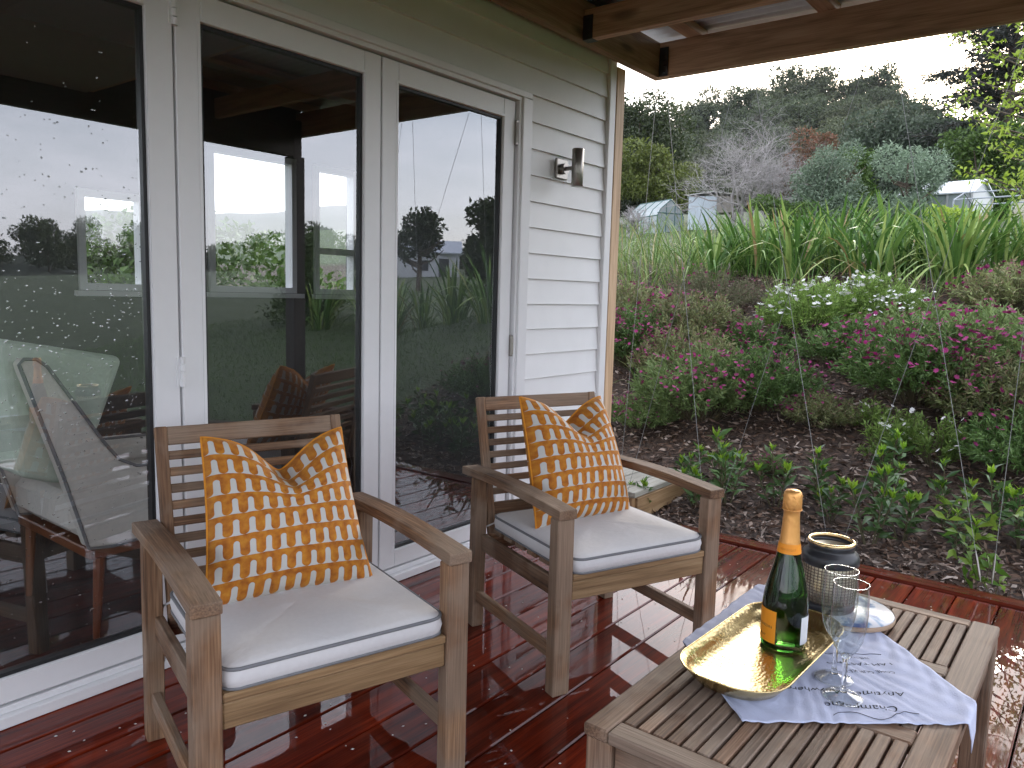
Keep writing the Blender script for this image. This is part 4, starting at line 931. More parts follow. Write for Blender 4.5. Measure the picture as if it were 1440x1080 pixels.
plant('white', 7.05, 1.42, 'low white daisy bush beside the clump of thin yellow green leaves', 'daisy bush', 'white daisies on the bank', .7)
plant('purplelow', 6.35, 2.45, 'low green daisy bush between the full bush and the white daisies', 'daisy bush', GP, .95, var=2)
plant('purplelow', 5.30, 1.52, 'low green daisy bush in the bark above the tiny pink one', 'daisy bush', GP, .7, var=1)
plant('purple', 5.75, 2.72, 'purple daisy bush between the full bush and the woody one', 'daisy bush', GP, 1.0, var=2)
plant('purple', 5.60, .52, 'purple daisy bush joined to the large one below the white daisies', 'daisy bush', GP, 1.0, var=2)
for x, y, s_ in ((5.02, 1.06, 1.0), (5.05, .78, 1.15), (5.18, .98, .9), (5.3, 1.2, .8)):
    plant('smallwhite', x, y, 'small upright plant with clusters of white flowers among the young shrubs', 'flower', 'white flowers among the young shrubs', s_, var=int(s_ * 10) % 2)

# young glossy shrubs along the deck
def shrub_meshes(seed, nst=5, h=.36):
    g = np.random.default_rng(seed); P = []; D = []; LL = []; WW = []; P2 = []; D2 = []; L2 = []; W2 = []; sb = MB()
    for s_ in range(nst):
        az = g.uniform(0, 6.28); sp = g.uniform(.03, .13); hh = h * g.uniform(.55, 1.05); tip = np.array([sp * math.cos(az), sp * math.sin(az), hh]); base = np.array([tip[0] * .2, tip[1] * .2, 0])
        sb.tube([base, base * .5 + tip * .5 - np.array([0, 0, .01]), tip], [.005, .004, .0025], 5)
        for k in range(10):
            t_ = .22 + .78 * k / 9; a_ = k * 2.4 + az; el = .25 + .75 * t_
            P.append(base + (tip - base) * t_); D.append([math.cos(a_), math.sin(a_), el * g.uniform(.6, 1.3)]); LL.append(g.uniform(.08, .125)); WW.append(g.uniform(.024, .034))
        for k in range(7):
            a_ = k * 2.4; P2.append(tip); D2.append([math.cos(a_) * .55, math.sin(a_) * .55, g.uniform(.9, 1.6)]); L2.append(g.uniform(.045, .075)); W2.append(.016)
    return (leaf_mesh('leaves', np.array(P), np.array(D), np.array(LL), np.array(WW), .22, .5, seed), leaf_mesh('shoots', np.array(P2), np.array(D2), np.array(L2), np.array(W2), .25, .3, seed + 1), sb.mesh('stems'))
_sh = [shrub_meshes(40 + k, 4 + k % 3, (.34, .42, .30, .38)[k]) for k in range(4)]
def shrub(x, y, v, s_, label, lime=False):
    t = thing('young_shrub', label, 'shrub', (x, y, gz(x, y) - .01), random.uniform(0, 6.28), 'young glossy shrubs along the deck edge'); t.scale = (s_ * .88, s_ * .88, s_ * .88)
    a, b_, c_ = _sh[v]; link('foliage', a, M_shrub, t); tag(link('shoots', b_, M_tip, t), kind='stuff'); link('stem', c_, M_stem, t)
SH = 'young glossy leaved shrub with lime shoots planted in the bark along the deck'
for i, (x, y, v, s_) in enumerate(((4.28, 1.72, 1, 1.15), (4.42, 1.78, 0, 1.0), (4.36, 1.46, 0, 1.05), (4.50, 1.28, 3, 1.0), (4.14, .90, 1, 1.1), (4.30, .78, 3, 1.1), (4.42, .92, 0, 1.0), (4.43, .60, 1, .95), (4.25, .53, 0, .9),
                                    (4.50, .40, 3, 1.1), (4.80, .98, 2, 1.0), (4.40, .28, 2, 1.0), (4.16, 1.86, 2, .85), (4.44, 2.02, 2, .8), (4.20, .10, 1, 1.0), (4.55, .08, 0, 1.0), (4.35, 1.15, 2, .8), (4.1, -.15, 0, .9))):
    shrub(x, y, v, s_, SH)
shrub(3.90, 2.06, 2, .75, 'small lime green shrub growing beside the timber step')
def climber():
    t = thing('climbing_plant', 'light green climbing plant twining up the steel cable at the deck edge', 'plant', (3.86, .33, gz(3.9, .33)), 0)
    g = np.random.default_rng(5); P = []; D = []; sb = MB()
    for k in range(5):
        pts = []; x, y = g.uniform(-.06, .06), g.uniform(-.16, .16)
        for q in range(7): pts.append((x + q * g.uniform(-.012, .012) - .015 * q * (k == 0), y + q * g.uniform(-.02, .02), q * .062)); 
        sb.tube(pts, .0022, 4)
        for p in pts[1:]:
            for q in range(3): P.append(p); D.append(rnd_dirs(1, g, .5)[0])
    P = np.array(P); D = np.array(D); link('foliage', leaf_mesh('leaves', P, D, g.uniform(.05, .085, len(P)), .028, .15, .5, 3), leafy('climber_leaves', (.10, .22, .03), (.26, .40, .06), .35, .3), t); link('stem', sb.mesh('stem'), M_stem, t)
climber()

# flax row: separate blades, shared blade meshes
def blade_mesh(k, ln_, wd, droop, seg=7):
    V = []; F = []
    for i in range(seg + 1):
        t_ = i / seg; x = droop * ln_ * t_ ** 2.2 ; z = ln_ * t_ * (1 - .28 * droop * t_ ** 1.5) - droop ** 2 * ln_ * .35 * t_ ** 3.5; w_ = wd * (.55 + .75 * t_) * (1 - t_ ** 3.2) + .0015
        V += [(x - .15 * w_, -w_ / 2, z), (x + .15 * w_, 0, z), (x - .15 * w_, w_ / 2, z)]
        if i: b_ = 3 * (i - 1); F += [(b_, b_ + 1, b_ + 4, b_ + 3), (b_ + 1, b_ + 2, b_ + 5, b_ + 4)]
    return np_mesh('blade', np.array(V), np.array(F), True)
def blade_mat(name, stops):
    m, n, l, p = mat(name); oi = n.new('ShaderNodeObjectInfo'); r = ramp(n, stops); l.new(oi.outputs['Random'], r.inputs[0])
    t = n.new('ShaderNodeTexCoord'); q = n.new('ShaderNodeTexNoise'); mp_ = n.new('ShaderNodeMapping'); mp_.inputs['Scale'].default_value = (60, 90, 3); l.new(t.outputs['Object'], mp_.inputs['Vector']); l.new(mp_.outputs[0], q.inputs['Vector'])
    hv = n.new('ShaderNodeHueSaturation'); mr = n.new('ShaderNodeMapRange'); mr.inputs['From Min'].default_value = .3; mr.inputs['From Max'].default_value = .7; mr.inputs['To Min'].default_value = .75; mr.inputs['To Max'].default_value = 1.25; l.new(q.outputs['Fac'], mr.inputs['Value']); l.new(mr.outputs[0], hv.inputs['Value']); l.new(r.outputs[0], hv.inputs['Color'])
    l.new(hv.outputs[0], p.inputs['Base Color']); p.inputs['Roughness'].default_value = .45; p.inputs['Specular IOR Level'].default_value = .35
    tr = n.new('ShaderNodeBsdfTranslucent'); l.new(hv.outputs[0], tr.inputs['Color']); ms = n.new('ShaderNodeMixShader'); ms.inputs[0].default_value = .22; l.new(p.outputs[0], ms.inputs[1]); l.new(tr.outputs[0], ms.inputs[2]); l.new(ms.outputs[0], n['Material Output'].inputs['Surface']); return m
M_flax = blade_mat('flax_blades', [(0, (.045, .11, .022)), (.45, (.10, .205, .042)), (.75, (.20, .315, .08)), (.965, (.32, .40, .12)), (.985, (.30, .21, .10))])
_bl = [blade_mesh(k, (.75, .9, 1.0, .85, .95, .7)[k], (.036, .042, .036, .044, .032, .036)[k], (.10, .22, .35, .55, .8, 1.1)[k]) for k in range(6)]
for b_ in _bl: b_.materials.append(M_flax)
_th = [blade_mesh(k, (.8, .95, .9, .75)[k], (.014, .013, .015, .012)[k], (.15, .4, .75, 1.1)[k]) for k in range(4)]
M_thin = blade_mat('strappy_grass', [(0, (.08, .15, .035)), (.5, (.15, .24, .06)), (.85, (.26, .33, .11)), (.95, (.36, .30, .16))])
for b_ in _th: b_.materials.append(M_thin)
FL = 'clump of upright green flax blades in the row above the bank'
def flax(x, y, nb, s_, label=FL, kinds=None, name='flax_clump', group='flax clumps along the top of the bank', rad=.13):
    t = thing(name, label, 'flax', (x, y, gz(x, y) - .02), random.uniform(0, 6.28), group); t.scale = (s_, s_, s_)
    bl = kinds or _bl
    for k in range(nb):
        q = random.random(); i_ = min(len(bl) - 1, int(q * len(bl))); a = random.uniform(0, 6.283); r_ = rad * random.random() ** .6
        o = bpy.data.objects.new('blade', bl[i_]); COL.objects.link(o); o.parent = t
        o.location = (r_ * math.cos(a), r_ * math.sin(a), 0); o.rotation_euler = (random.uniform(-.12, .12), random.uniform(.02, .38), a + random.uniform(-.5, .5)); sc_ = random.uniform(.7, 1.1); o.scale = (sc_, sc_, sc_)
fl_pos = [(8.15, 3.60), (8.35, 3.15), (8.25, 2.75), (8.55, 2.35), (8.30, 2.0), (8.60, 1.62), (8.28, 1.30), (8.50, .98), (8.8, 3.45), (8.95, 2.6), (9.0, 1.9), (8.9, 1.25), (8.75, 2.95), (8.7, .6), (9.4, 3.3), (9.5, 2.7), (9.5, 2.1), (9.4, 1.5), (9.3, .9)]
for i, (x, y) in enumerate(fl_pos): flax(x, y, 58, random.uniform(.80, .97), rad=.26)
flax(8.05, 1.22, 40, 1.1, 'broad dark green flax clump at the end of the row by the grass tussock', group=None)
for x, y in ((7.75, 4.15), (7.95, 4.5), (8.15, 4.05), (8.4, 4.5), (8.5, 4.0), (7.6, 3.75), (7.9, 3.75), (8.6, 5.0), (9.0, 4.4), (9.2, 4.9), (9.4, 5.4), (9.3, 4.0), (9.6, 4.6), (9.9, 5.1), (10.2, 5.7), (9.8, 4.1), (10.4, 4.8), (8.9, 5.4), (9.7, 5.9)):
    flax(x, y, 36, random.uniform(.8, .95), 'clump of thin strappy green leaves by the corner post', _th, 'strappy_clump', 'thin strappy clumps near the corner post', .16)
for x, y in ((7.35, 2.55), (7.5, 2.35), (7.55, 1.35), (7.6, 1.55)):
    flax(x, y, 26, .72, 'small clump of thin yellow green leaves in front of the flax row', _th, 'strappy_clump', 'thin strappy clumps before the flax', .10)
flax(5.55, 3.02, 8, .42, 'small tuft of yellowish strap leaves beside the corner post', _bl[1:5], 'strappy_clump', None, .05)
flax(8.25, .55, 60, .7, 'soft grey green grass tussock at the end of the flax row', _th, 'grass_tussock', None, .2)
# flax by the lawn, seen mirrored in the doors
for i in range(9):
    x = 7.9 + random.uniform(-.5, .6); y = -1.6 - i * .45 + random.uniform(-.1, .1); flax(x, y, 34, random.uniform(.95, 1.2), 'clump of green flax growing at the lawn edge past the bank', group='flax clumps by the lawn')

# bark chips over the bed
g = np.random.default_rng(11); n1 = 38000
cx_ = 3.74 + 4.9 * g.uniform(0, 1, n1) ** 1.5; cy_ = g.uniform(-.45, 5.2, n1); keep = ~((cx_ > 3.72) & (cx_ < 4.46) & (cy_ > 2.02) & (cy_ < 2.62)); cx_ = cx_[keep]; cy_ = cy_[keep]; n1 = len(cx_)
P = np.stack([cx_, cy_, G(cx_, cy_) + g.uniform(.0, .018, n1)], 1); D = rnd_dirs(n1, g); D[:, 2] *= .28
me = leaf_mesh('bark_mulch', P, D, g.uniform(.022, .075, n1), g.uniform(.006, .022, n1), .1, .3, 12)
tag(link('bark_mulch', me, M_chip), 'dark brown bark mulch covering the sloping garden bed', 'mulch', kind='stuff')
# lawn blades near the deck (mirrored in the doors)
n2 = 24000; lx_ = g.uniform(3.0, 9.5, n2); ly_ = g.uniform(-8, -.6, n2); P = np.stack([lx_, ly_, G(lx_, ly_) - .005], 1); D = rnd_dirs(n2, g, 1.6)
tag(link('lawn_grass', leaf_mesh('lawn_grass', P, D, g.uniform(.04, .08, n2), .006, .1, .5, 14), leafy('grass_blades', (.05, .11, .02), (.11, .19, .04), .6, .2)), 'short green lawn grass beyond the garden bed', 'grass', kind='stuff')

# ---------------------------------------------------------------- trees
def crown_mesh(lobes, n, ls, seed, up=.2, flat=1.0, asp=.5):
    g = np.random.default_rng(seed); vol = np.array([l_[3] * l_[4] * l_[5] for l_ in lobes]) ** .67; pk = g.choice(len(lobes), n, p=vol / vol.sum()); lb_ = np.array(lobes)[pk]
    dr = rnd_dirs(n, g); rad = g.uniform(.55, 1.0, n) ** .6 * (1 + .12 * g.normal(size=n)); P = lb_[:, :3] + dr * lb_[:, 3:6] * rad[:, None]
    D = dr * .5 + rnd_dirs(n, g, up) * .9; D[:, 2] *= flat
    return leaf_mesh('crown', P, D, ls * g.uniform(.6, 1.3, n), ls * asp * g.uniform(.7, 1.2, n), .15, .4, seed)
def lobes_for(w, h, n, seed, z0=.25, lr=.28):
    g = np.random.default_rng(seed); out = []
    for k in range(n):
        a = g.uniform(0, 6.28); q = math.sqrt(g.uniform(0, 1)); zz = g.uniform(z0, 1 - lr * .5); env = math.sqrt(max(.08, 1 - ((zz - .55) / .55) ** 2)); rr_ = w / 2 * q * env * .8
        s_ = g.uniform(.7, 1.2); out.append((rr_ * math.cos(a), rr_ * math.sin(a), zz * h, w * lr * s_ * .8, w * lr * s_ * .8, h * lr * s_ * .55))
    return out
def trunk_mesh(h, r_, seed, nb=7, spread=.3):
    g = np.random.default_rng(seed); m = MB(); m.tube([(0, 0, -.3), (.02 * h, 0, h * .35), (0, .02 * h, h * .8)], [r_, r_ * .7, r_ * .2], 7)
    for k in range(nb):
        z_ = h * g.uniform(.2, .6); a = g.uniform(0, 6.28); e = np.array([math.cos(a) * spread * h, math.sin(a) * spread * h, z_ + h * g.uniform(.12, .3)]); m.tube([(0, 0, z_), e * np.array([.5, .5, 0]) + np.array([0, 0, z_ + .05 * h]), e], [r_ * .45, r_ * .3, r_ * .1], 5)
    return m.mesh('trunk')
def tree(name, label, cat, x, y, w, h, mt, n=7000, ls=.22, seed=1, nl=16, z0=.2, group=None, asp=.5, zoff=0, bark=None, lr=.28):
    t = thing(name, label, cat, (x, y, gz(x, y) + zoff), 0, group)
    link('crown', crown_mesh(lobes_for(w, h, nl, seed, z0, lr), n, ls, seed, asp=asp), mt, t); link('trunk', trunk_mesh(h, .05 * h ** .8, seed), bark or M_bark, t)
    return t
M_t_dark = leafy('dark_tree', (.022, .036, .012), (.055, .075, .026), .6, .2); M_t_olive = leafy('yellow_green_tree', (.07, .095, .018), (.15, .18, .04), .6, .25)
M_t_rust = leafy('rust_tree', (.12, .095, .05), (.19, .10, .06), .6, .25, (.24, .10, .06)); M_t_silver = leafy('silver_tree', (.12, .175, .115), (.24, .31, .21), .6, .2)
M_t_grey = leafy('grey_green_tree', (.045, .065, .042), (.095, .125, .08), .6, .2); M_t_green = leafy('mid_green_tree', (.05, .10, .02), (.11, .18, .04), .6, .25)
M_t_cedar = leafy('cedar_needles', (.020, .024, .020), (.045, .048, .038), .7, .1); M_t_lime = leafy('fresh_lime_leaves', (.20, .30, .03), (.36, .47, .07), .5, .4)
tree('evergreen_tree', 'dark evergreen tree rising behind the small greenhouse', 'tree', 43.0, 24.3, 6.2, 8.8, M_t_dark, 14000, .26, 3, 22, .1)
tree('evergreen_tree', 'dark evergreen tree partly behind the corner post', 'tree', 40.5, 24.8, 5.4, 7.4, M_t_dark, 10000, .26, 4, 18, .1)
tree('golden_bush', 'yellow green bush above the greenhouse', 'bush', 38.5, 20.6, 4.6, 4.6, M_t_olive, 9000, .22, 5, 16, .3)
tree('rust_tree', 'rusty orange leaved tree beside the bare grey tree', 'tree', 34.2, 10.7, 3.2, 4.1, M_t_rust, 5200, .15, 6, 16, .4, lr=.2)
tree('green_tree', 'bright green tree behind the rusty orange tree', 'tree', 35.4, 9.9, 3.0, 3.6, M_t_green, 6000, .22, 7, 14, .1)
tree('silver_bush', 'rounded silver green bush above the flax beside the green tree', 'bush', 26.0, 7.5, 2.3, 3.1, M_t_silver, 11000, .13, 8, 20, .08, asp=.32)
tree('silver_bush', 'silver green bush above the flax beside the glasshouse', 'bush', 27.6, 5.75, 2.0, 2.7, M_t_silver, 9000, .13, 9, 18, .08, asp=.32)
tree('grey_tree', 'grey green broad tree below the blue gabled house', 'tree', 40.8, 8.9, 6.0, 5.4, M_t_grey, 18000, .2, 10, 24, .1)
tree('grey_tree', 'grey green tree between the silver bushes and the dark conifer', 'tree', 38.5, 6.9, 4.6, 4.4, M_t_grey, 13000, .2, 11, 18, .1)
tree('green_tree', 'fresh green tree in front of the dark conifer', 'tree', 33.5, 4.5, 2.8, 3.5, M_t_green, 7000, .2, 12, 16, .1)
tree('green_bush', 'small leafy green bush at the foot of the bare grey tree', 'bush', 23.2, 8.2, 1.7, 1.3, M_t_green, 3500, .12, 13, 10, .1)
tree('lime_bush', 'yellow green bush in front of the white glasshouse', 'bush', 15.2, 2.45, .95, .75, M_t_lime, 2200, .07, 14, 10, .1)
# dark conifer with layered drooping boughs
def conifer(x, y, h, label, nb=150, rl=4.0, nn=170, sd=21):
    t = thing('conifer_tree', label, 'tree', (x, y, gz(x, y)), 0); g = np.random.default_rng(sd); P = []; D = []; m = MB(); m.tube([(0, 0, -.3), (.1, 0, h * .5), (0, 0, h)], [.28, .2, .03], 8)
    for k in range(nb):
        z_ = h * g.uniform(.12, .98); a = g.uniform(0, 6.28); ln_ = (1 - z_ / h) ** .7 * rl * g.uniform(.6, 1.15) + .35; e = np.array([math.cos(a) * ln_, math.sin(a) * ln_, z_ + ln_ * .12]); s_ = np.array([0, 0, z_]); m.tube([s_, (s_ + e) / 2 + np.array([0, 0, .12 * ln_]), e], [.05, .035, .01], 4)
        for q in range(nn):
            f_ = g.uniform(.2, 1.05); p = s_ + (e - s_) * f_ + np.array([0, 0, .45 * ln_ * f_ * (1 - f_)]) + g.normal(size=3) * np.array([.2, .2, .06]) * (1.1 - .3 * f_); P.append(p); D.append(np.array([math.cos(a), math.sin(a), -.25]) + g.normal(size=3) * .55)
    link('crown', leaf_mesh('crown', np.array(P), np.array(D), g.uniform(.18, .4, len(P)), .07, .1, .4, 22), M_t_cedar, t); link('trunk', m.mesh('trunk'), M_bark, t)
conifer(39.4, 4.6, 10.8, 'tall dark conifer with drooping layered boughs beyond the garden')
conifer(2.3, -9.2, 5.6, 'slender conifer with sparse drooping boughs past the deck front', 26, 2.6, 50, 23)
# bare grey tree: recursive twigs
def bare_tree(name, label, x, y, h, w_, seed, depth=7):
    t = thing(name, label, 'tree', (x, y, gz(x, y) - .1), 0); g = np.random.default_rng(seed); m = MB()
    def grow(p, d_, ln_, r_, dep):
        e = p + d_ * ln_; md = (p + e) / 2 + g.normal(size=3) * ln_ * .05; m.tube([p, md, e], [r_, r_ * .8, r_ * .6], 5 if dep > 3 else 3, caps=False)
        if dep == 0: return
        for k in range(3 if g.random() < .62 else 2):
            nd = d_ + g.normal(size=3) * np.array([w_, w_, .42]); nd[2] += .10; nd /= np.linalg.norm(nd); grow(p + d_ * ln_ * g.uniform(.55, 1.0), nd, ln_ * g.uniform(.62, .86), r_ * .58, dep - 1)
    for k in range(7):
        d_ = np.array([g.normal() * .5, g.normal() * .5, 1.0]); d_ /= np.linalg.norm(d_); grow(np.array([g.normal() * .15, g.normal() * .15, 0]), d_, h * .25, .07, depth)
    me = m.mesh('branches'); link('branches', me, M_greybark, t)
bare_tree('bare_tree', 'wide leafless grey tree with tangled twigs above the shed', 31.8, 13.0, 6.8, .7, 31)
bare_tree('bare_tree', 'second leafless grey tree tangled into the wide one beside the rust tree', 32.4, 11.9, 5.2, .66, 32)
bare_tree('bare_shrub', 'low leafless grey shrub in front of the small greenhouse', 29.0, 16.6, 2.2, .8, 33, 5)
# young tree with fresh leaves at the garden's end
def sapling():
    t = thing('young_tree', 'young tree with fresh yellow green leaves on thin branches near the flax', 'tree', (12.0, 1.0, gz(12, 1.0)), 0); g = np.random.default_rng(41); m = MB(); P = []; D = []
    m.tube([(0, 0, -.2), (.02, .03, 1.5), (0, 0, 4.2)], [.05, .035, .01], 6)
    for k in range(75):
        z_ = g.uniform(.55, 4.1); a = g.uniform(0, 6.28); ln_ = g.uniform(.5, 1.35) * (1 - .35 * abs(z_ - 2.2) / 2.2); e = np.array([math.cos(a) * ln_, math.sin(a) * ln_, z_ + ln_ * .45]); s_ = np.array([0, 0, z_]); m.tube([s_, (s_ + e) / 2 - np.array([0, 0, .04]), e], [.014, .009, .004], 4)
        for q in range(46):
            f_ = g.uniform(.3, 1.08); P.append(s_ + (e - s_) * f_ + g.normal(size=3) * .07); D.append(rnd_dirs(1, g, .35)[0])
    link('crown', leaf_mesh('crown', np.array(P), np.array(D), g.uniform(.06, .105, len(P)), .036, .15, .4, 42), M_t_lime, t); link('trunk', m.mesh('trunk'), M_bark, t)
sapling()
# wood on the hill: shared crowns
HT = [(crown_mesh(lobes_for(w_, h_, 14, 60 + k, .3 if k != 2 else .12, .27), 1900, .62, 60 + k, asp=.55), trunk_mesh(h_, .2, 60 + k)) for k, (w_, h_) in enumerate(((8, 8.5), (9, 7.5), (6.5, 9.5), (10, 7.5), (7, 6.5)))]
M_t_hill = leafy('hill_tree_leaves', (.040, .054, .028), (.09, .115, .055), .7, .15); M_t_hill2 = leafy('hill_tree_leaves_olive', (.048, .06, .030), (.10, .115, .055), .7, .15)
for k, (cm, tm) in enumerate(HT): cm.materials.append(M_t_hill2 if k in (1, 4) else M_t_hill); tm.materials.append(M_bark)
def hill_tree(r_, ph, k, s_, grp, lab):
    z_ = float(hill_z(r_, ph)); t = thing('hill_tree', lab, 'tree', (r_ * math.cos(R(ph)), r_ * math.sin(R(ph)), z_ - .6), random.uniform(0, 6.28), grp); t.scale = (s_, s_, s_ * random.uniform(.9, 1.1))
    for nm, me_ in (('crown', HT[k][0]), ('trunk', HT[k][1])): o = bpy.data.objects.new(nm, me_); COL.objects.link(o); o.parent = t
for i in range(19):
    for q in range(14):
        f_ = (q + random.random()) / 14; r_ = 70 + 114 * f_ ** .8; ph = 1 + 33 * (i + random.random()) / 19
        hill_tree(r_, ph, random.randrange(5), random.uniform(.62, .95) * (.48 + .45 * r_ / 184), 'native trees covering the hillside', 'dark green native tree among others covering the hillside')
for i in range(42):
    ph = 2 + i * .76 + random.uniform(-.3, .3); hill_tree(random.uniform(178, 188), ph, random.randrange(4), random.uniform(.75, 1.1), 'native trees along the hill crest', 'tall native tree standing on the hill crest against the sky')
for i in range(46):
    ph = random.uniform(-78, -36); hill_tree(random.uniform(110, 186), ph, random.randrange(5), random.uniform(.6, .95), 'trees on the far low hills', 'dark tree on the low far hill past the lawn')
# beyond the lawn, mirrored in the doors
tree('lawn_tree', 'slender dark tree standing alone past the lawn', 'tree', 21.2, -16.6, 2.2, 3.2, M_t_dark, 2600, .2, 71, 9, .45)
for i, (x, y) in enumerate(((27.5, -16.2), (27, -18), (29, -14.2), (31, -13), (30, -16.5))): tree('hedge_tree', 'dense dark shelter tree in the belt past the lawn', 'tree', x, y, 3.6, 3.9, M_t_dark, 4500, .28, 80 + i, 14, .08, 'dark shelter trees past the lawn')
tree('lawn_bush', 'leafy green bush at the far end of the bank by the lawn', 'bush', 8.4, -6.6, 2.0, 1.6, M_t_green, 6000, .09, 90, 14, .08)
tree('back_garden_bush', 'green bush growing outside the rear windows', 'bush', 4.2, 7.2, 2.6, 1.9, M_t_green, 7000, .10, 91, 16, .1)
tree('back_garden_bush', 'dark green bush growing outside the rear window behind the lounge chair', 'bush', 3.0, 8.0, 1.8, 1.7, M_t_dark, 5000, .10, 92, 14, .1)

# ---------------------------------------------------------------- garden buildings
def frame_pts(c, hd, pts): return pts
gh = thing('greenhouse', 'small green framed greenhouse with clear panels beside the tin shed', 'greenhouse', (31.9, 16.2, gz(31.9, 16.2) - .25), R(62)); gh.scale = (.82, .82, .82)
Wg, Lg, He, Hr = 1.7, 3.0, 1.45, 2.05
fr = MB()
for xx in np.linspace(0, Lg, 5):
    pr = [(xx, -Wg / 2, 0), (xx, -Wg / 2, He * .8), (xx, -Wg * .38, He * 1.05), (xx, 0, Hr), (xx, Wg * .38, He * 1.05), (xx, Wg / 2, He * .8), (xx, Wg / 2, 0)]
    for a, b_ in zip(pr[:-1], pr[1:]): fr.tube([a, b_], .03, 4)
for yy, zz in ((-Wg / 2, He * .8), (Wg / 2, He * .8), (0, Hr), (-Wg / 2, .03), (Wg / 2, .03)): fr.tube([(0, yy, zz), (Lg, yy, zz)], .03, 4)
for yy in (-.28, .28): fr.tube([(0, yy, 0), (0, yy, 1.75)], .03, 4)
fr.tube([(0, -Wg / 2, He * .9), (0, Wg / 2, He * .9)], .03, 4)
obj('frame', fr, M_mesh_green, gh)
for k in range(4):
    x0, x1 = Lg / 4 * k + .03, Lg / 4 * (k + 1) - .03
    for s_ in (-1, 1):
        q = [(-Wg / 2 * s_, .03), (-Wg / 2 * s_, He * .8), (-Wg * .38 * s_, He * 1.05), (0, Hr)]
        for a, b_ in zip(q[:-1], q[1:]): obj('panel', MB().add([(x0, a[0], a[1]), (x1, a[0], a[1]), (x1, b_[0], b_[1]), (x0, b_[0], b_[1])], [(0, 1, 2, 3)]), M_poly, gh)
obj('end_panel', MB().prism([(-Wg / 2 + .03, .03), (Wg / 2 - .03, .03), (Wg / 2 - .03, He * .8), (Wg * .36, He * 1.03), (0, Hr - .05), (-Wg * .36, He * 1.03), (-Wg / 2 + .03, He * .8)], 'x', .004, .012), M_poly, gh)
sh = thing('tin_shed', 'small pale tin shed with lean-to roof beside the greenhouse', 'shed', (32.9, 14.75, gz(32.9, 14.75) - .05), R(292))
m = MB(); m.box(-.95, .25, -.5, .5, .0, 1.45); obj('wall', m, M_tin, sh); m = MB(); m.box(.25, .95, -.48, .48, .75, 1.45); obj('side_wall', m, plain('old_board', (.34, .31, .27), .8), sh)
for xx in np.linspace(-.9, .2, 8): obj('corrugation', MB().box(xx - .02, xx + .02, -.515, -.5005, .0, 1.44), M_tin, sh)
for yy in (-.44, .44): obj('post', MB().box(.86, .95, yy - .04, yy + .04, 0, .75), M_bark, sh)
obj('roof', MB().prism([(-1.05, 1.455), (-1.05, 1.50), (.1, 1.66), (1.05, 1.52), (1.05, 1.475), (.1, 1.61)], 'y', -.62, .62), plain('shed_roof', (.45, .44, .42), .7), sh)
g2 = thing('glasshouse', 'white roofed glasshouse above the flax row', 'greenhouse', (29.6, 5.0, gz(29.6, 5.0) - .1), R(78))
obj('roof', MB().prism([(-.9, 1.10), (-.9, 1.14), (0, 1.62), (.9, 1.14), (.9, 1.10), (0, 1.57)], 'x', -1.2, 1.25), plain('white_sheet', (.66, .69, .72), .4), g2)
obj('wall', MB().prism([(-.82, 0), (.82, 0), (.82, 1.09), (0, 1.55), (-.82, 1.09)], 'x', -1.12, -1.08), M_poly, g2); obj('wall', MB().prism([(-.82, 0), (.82, 0), (.82, 1.09), (0, 1.55), (-.82, 1.09)], 'x', 1.08, 1.12), M_poly, g2)
for s_ in (-1, 1): obj('wall', MB().box(-1.07, 1.07, s_ * .82 - .02, s_ * .82 + .02, 0, 1.09), M_poly, g2)
for xx in (-1.13, -.4, .4, 1.13):
    for s_ in (-1, 1): obj('post', MB().box(xx - .03, xx + .03, s_ * .85 - .03, s_ * .85 + .03, 0, 1.09), plain('grey_post', (.35, .36, .36), .6), g2)
cl_ = thing('netting_frame', 'grey pipe frame with netting beside the glasshouse', 'frame', (26.5, 2.55, gz(26.5, 2.55) - .1), R(80))
pf = MB()
for xx in (-1.5, 0, 1.5):
    for yy in (-.8, .8): pf.tube([(xx, yy, 0), (xx, yy, 1.0)], .025, 5); pf.tube([(xx, yy, 1.0), (xx, 0, 1.28)], .022, 5)
for yy, zz in ((-.8, 1.0), (.8, 1.0), (0, 1.28)): pf.tube([(-1.5, yy, zz), (1.5, yy, zz)], .022, 5)
obj('pipe_frame', pf, plain('pipe_grey', (.30, .33, .36), .5), cl_)
hs = thing('hill_house', 'blue gabled house on the hillside half hidden by trees', 'house', (72.5, 13.2, 12.6), R(35)); hs.scale = (.72, .72, .72)
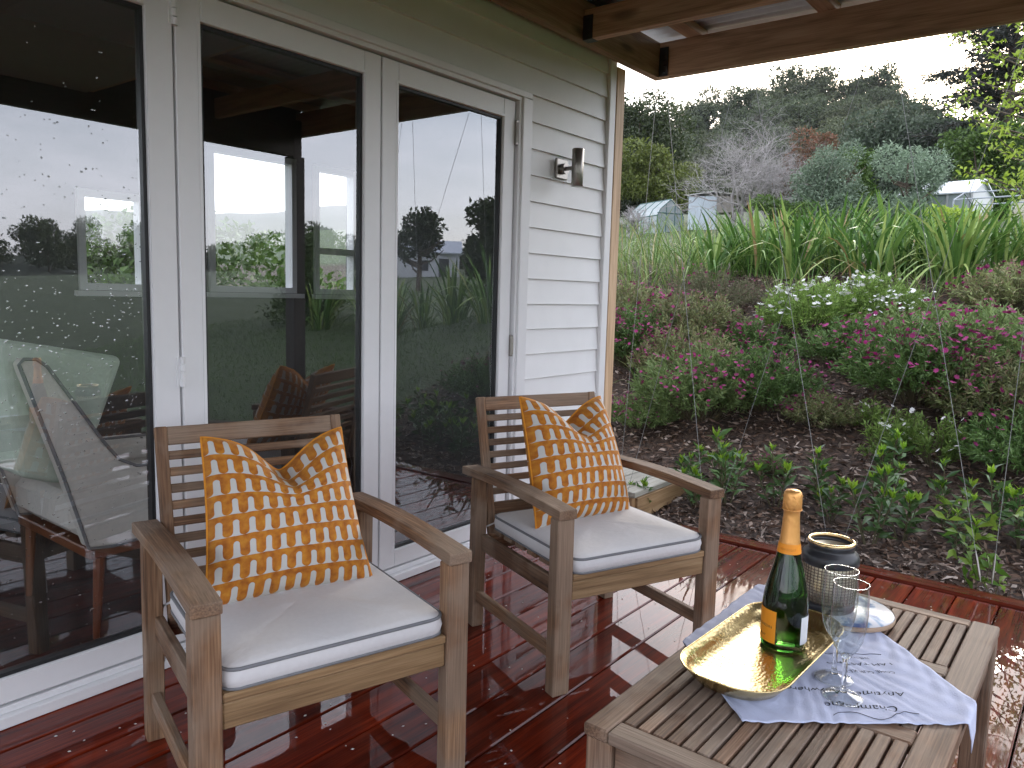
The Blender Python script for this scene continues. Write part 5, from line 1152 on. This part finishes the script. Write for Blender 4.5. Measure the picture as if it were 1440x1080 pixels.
obj('wall', MB().box(-3.0, 3.0, -2.2, 2.2, 0, 2.6), plain('pale_blue_wall', (.42, .47, .58), .6), hs)
obj('gable', MB().prism([(-2.2, 2.6), (2.2, 2.6), (0, 3.9)], 'x', -2.99, 2.99), plain('blue_gable', (.36, .43, .58), .6), hs)
obj('roof', MB().prism([(-2.6, 2.45), (-2.6, 2.55), (0, 4.12), (2.6, 2.55), (2.6, 2.45), (0, 4.0)], 'x', -3.3, 3.3), plain('slate_blue_roof', (.30, .33, .38), .5), hs)
for yy in (-1.1, 1.1):
    wv = obj('window', MB().box(-3.03, -3.0, yy - .5, yy + .5, .9, 2.0), M_alu, hs); obj('pane', MB().box(-3.045, -3.031, yy - .43, yy + .43, .97, 1.93), M_soil, wv)
h2 = thing('white_cottage', 'low white cottage past the lawn below the shelter trees', 'house', (39.3, -33.9, gz(39.3, -33.9) - .1), R(45))
obj('wall', MB().box(-2.2, 2.2, -1.6, 1.6, 0, 1.7), plain('cottage_wall', (.62, .64, .68), .6), h2)
obj('roof', MB().prism([(-1.9, 1.68), (-1.9, 1.76), (-.7, 2.6), (.7, 2.6), (1.9, 1.76), (1.9, 1.68)], 'x', -2.4, 2.4), plain('cottage_roof', (.55, .60, .68), .45), h2)
obj('window', MB().box(-.5, .1, 1.6, 1.63, .5, 1.2), M_soil, h2); obj('door', MB().box(.8, 1.5, 1.6, 1.63, 0, 1.35), M_soil, h2)

# ---------------------------------------------------------------- evening haze over the valley
hz_m = bpy.data.materials.new('evening_haze'); hz_m.use_nodes = True; n = hz_m.node_tree.nodes; n.remove(n['Principled BSDF'])
pv = n.new('ShaderNodeVolumePrincipled'); pv.inputs['Color'].default_value = (.86, .90, 1.0, 1); pv.inputs['Density'].default_value = .0001; pv.inputs['Anisotropy'].default_value = .3
hz_m.node_tree.links.new(pv.outputs[0], n['Material Output'].inputs['Volume'])
tag(obj('haze', MB().box(-340, 340, -340, 340, -60, 75), hz_m), 'thin pale evening haze filling the valley air', 'haze', kind='stuff')
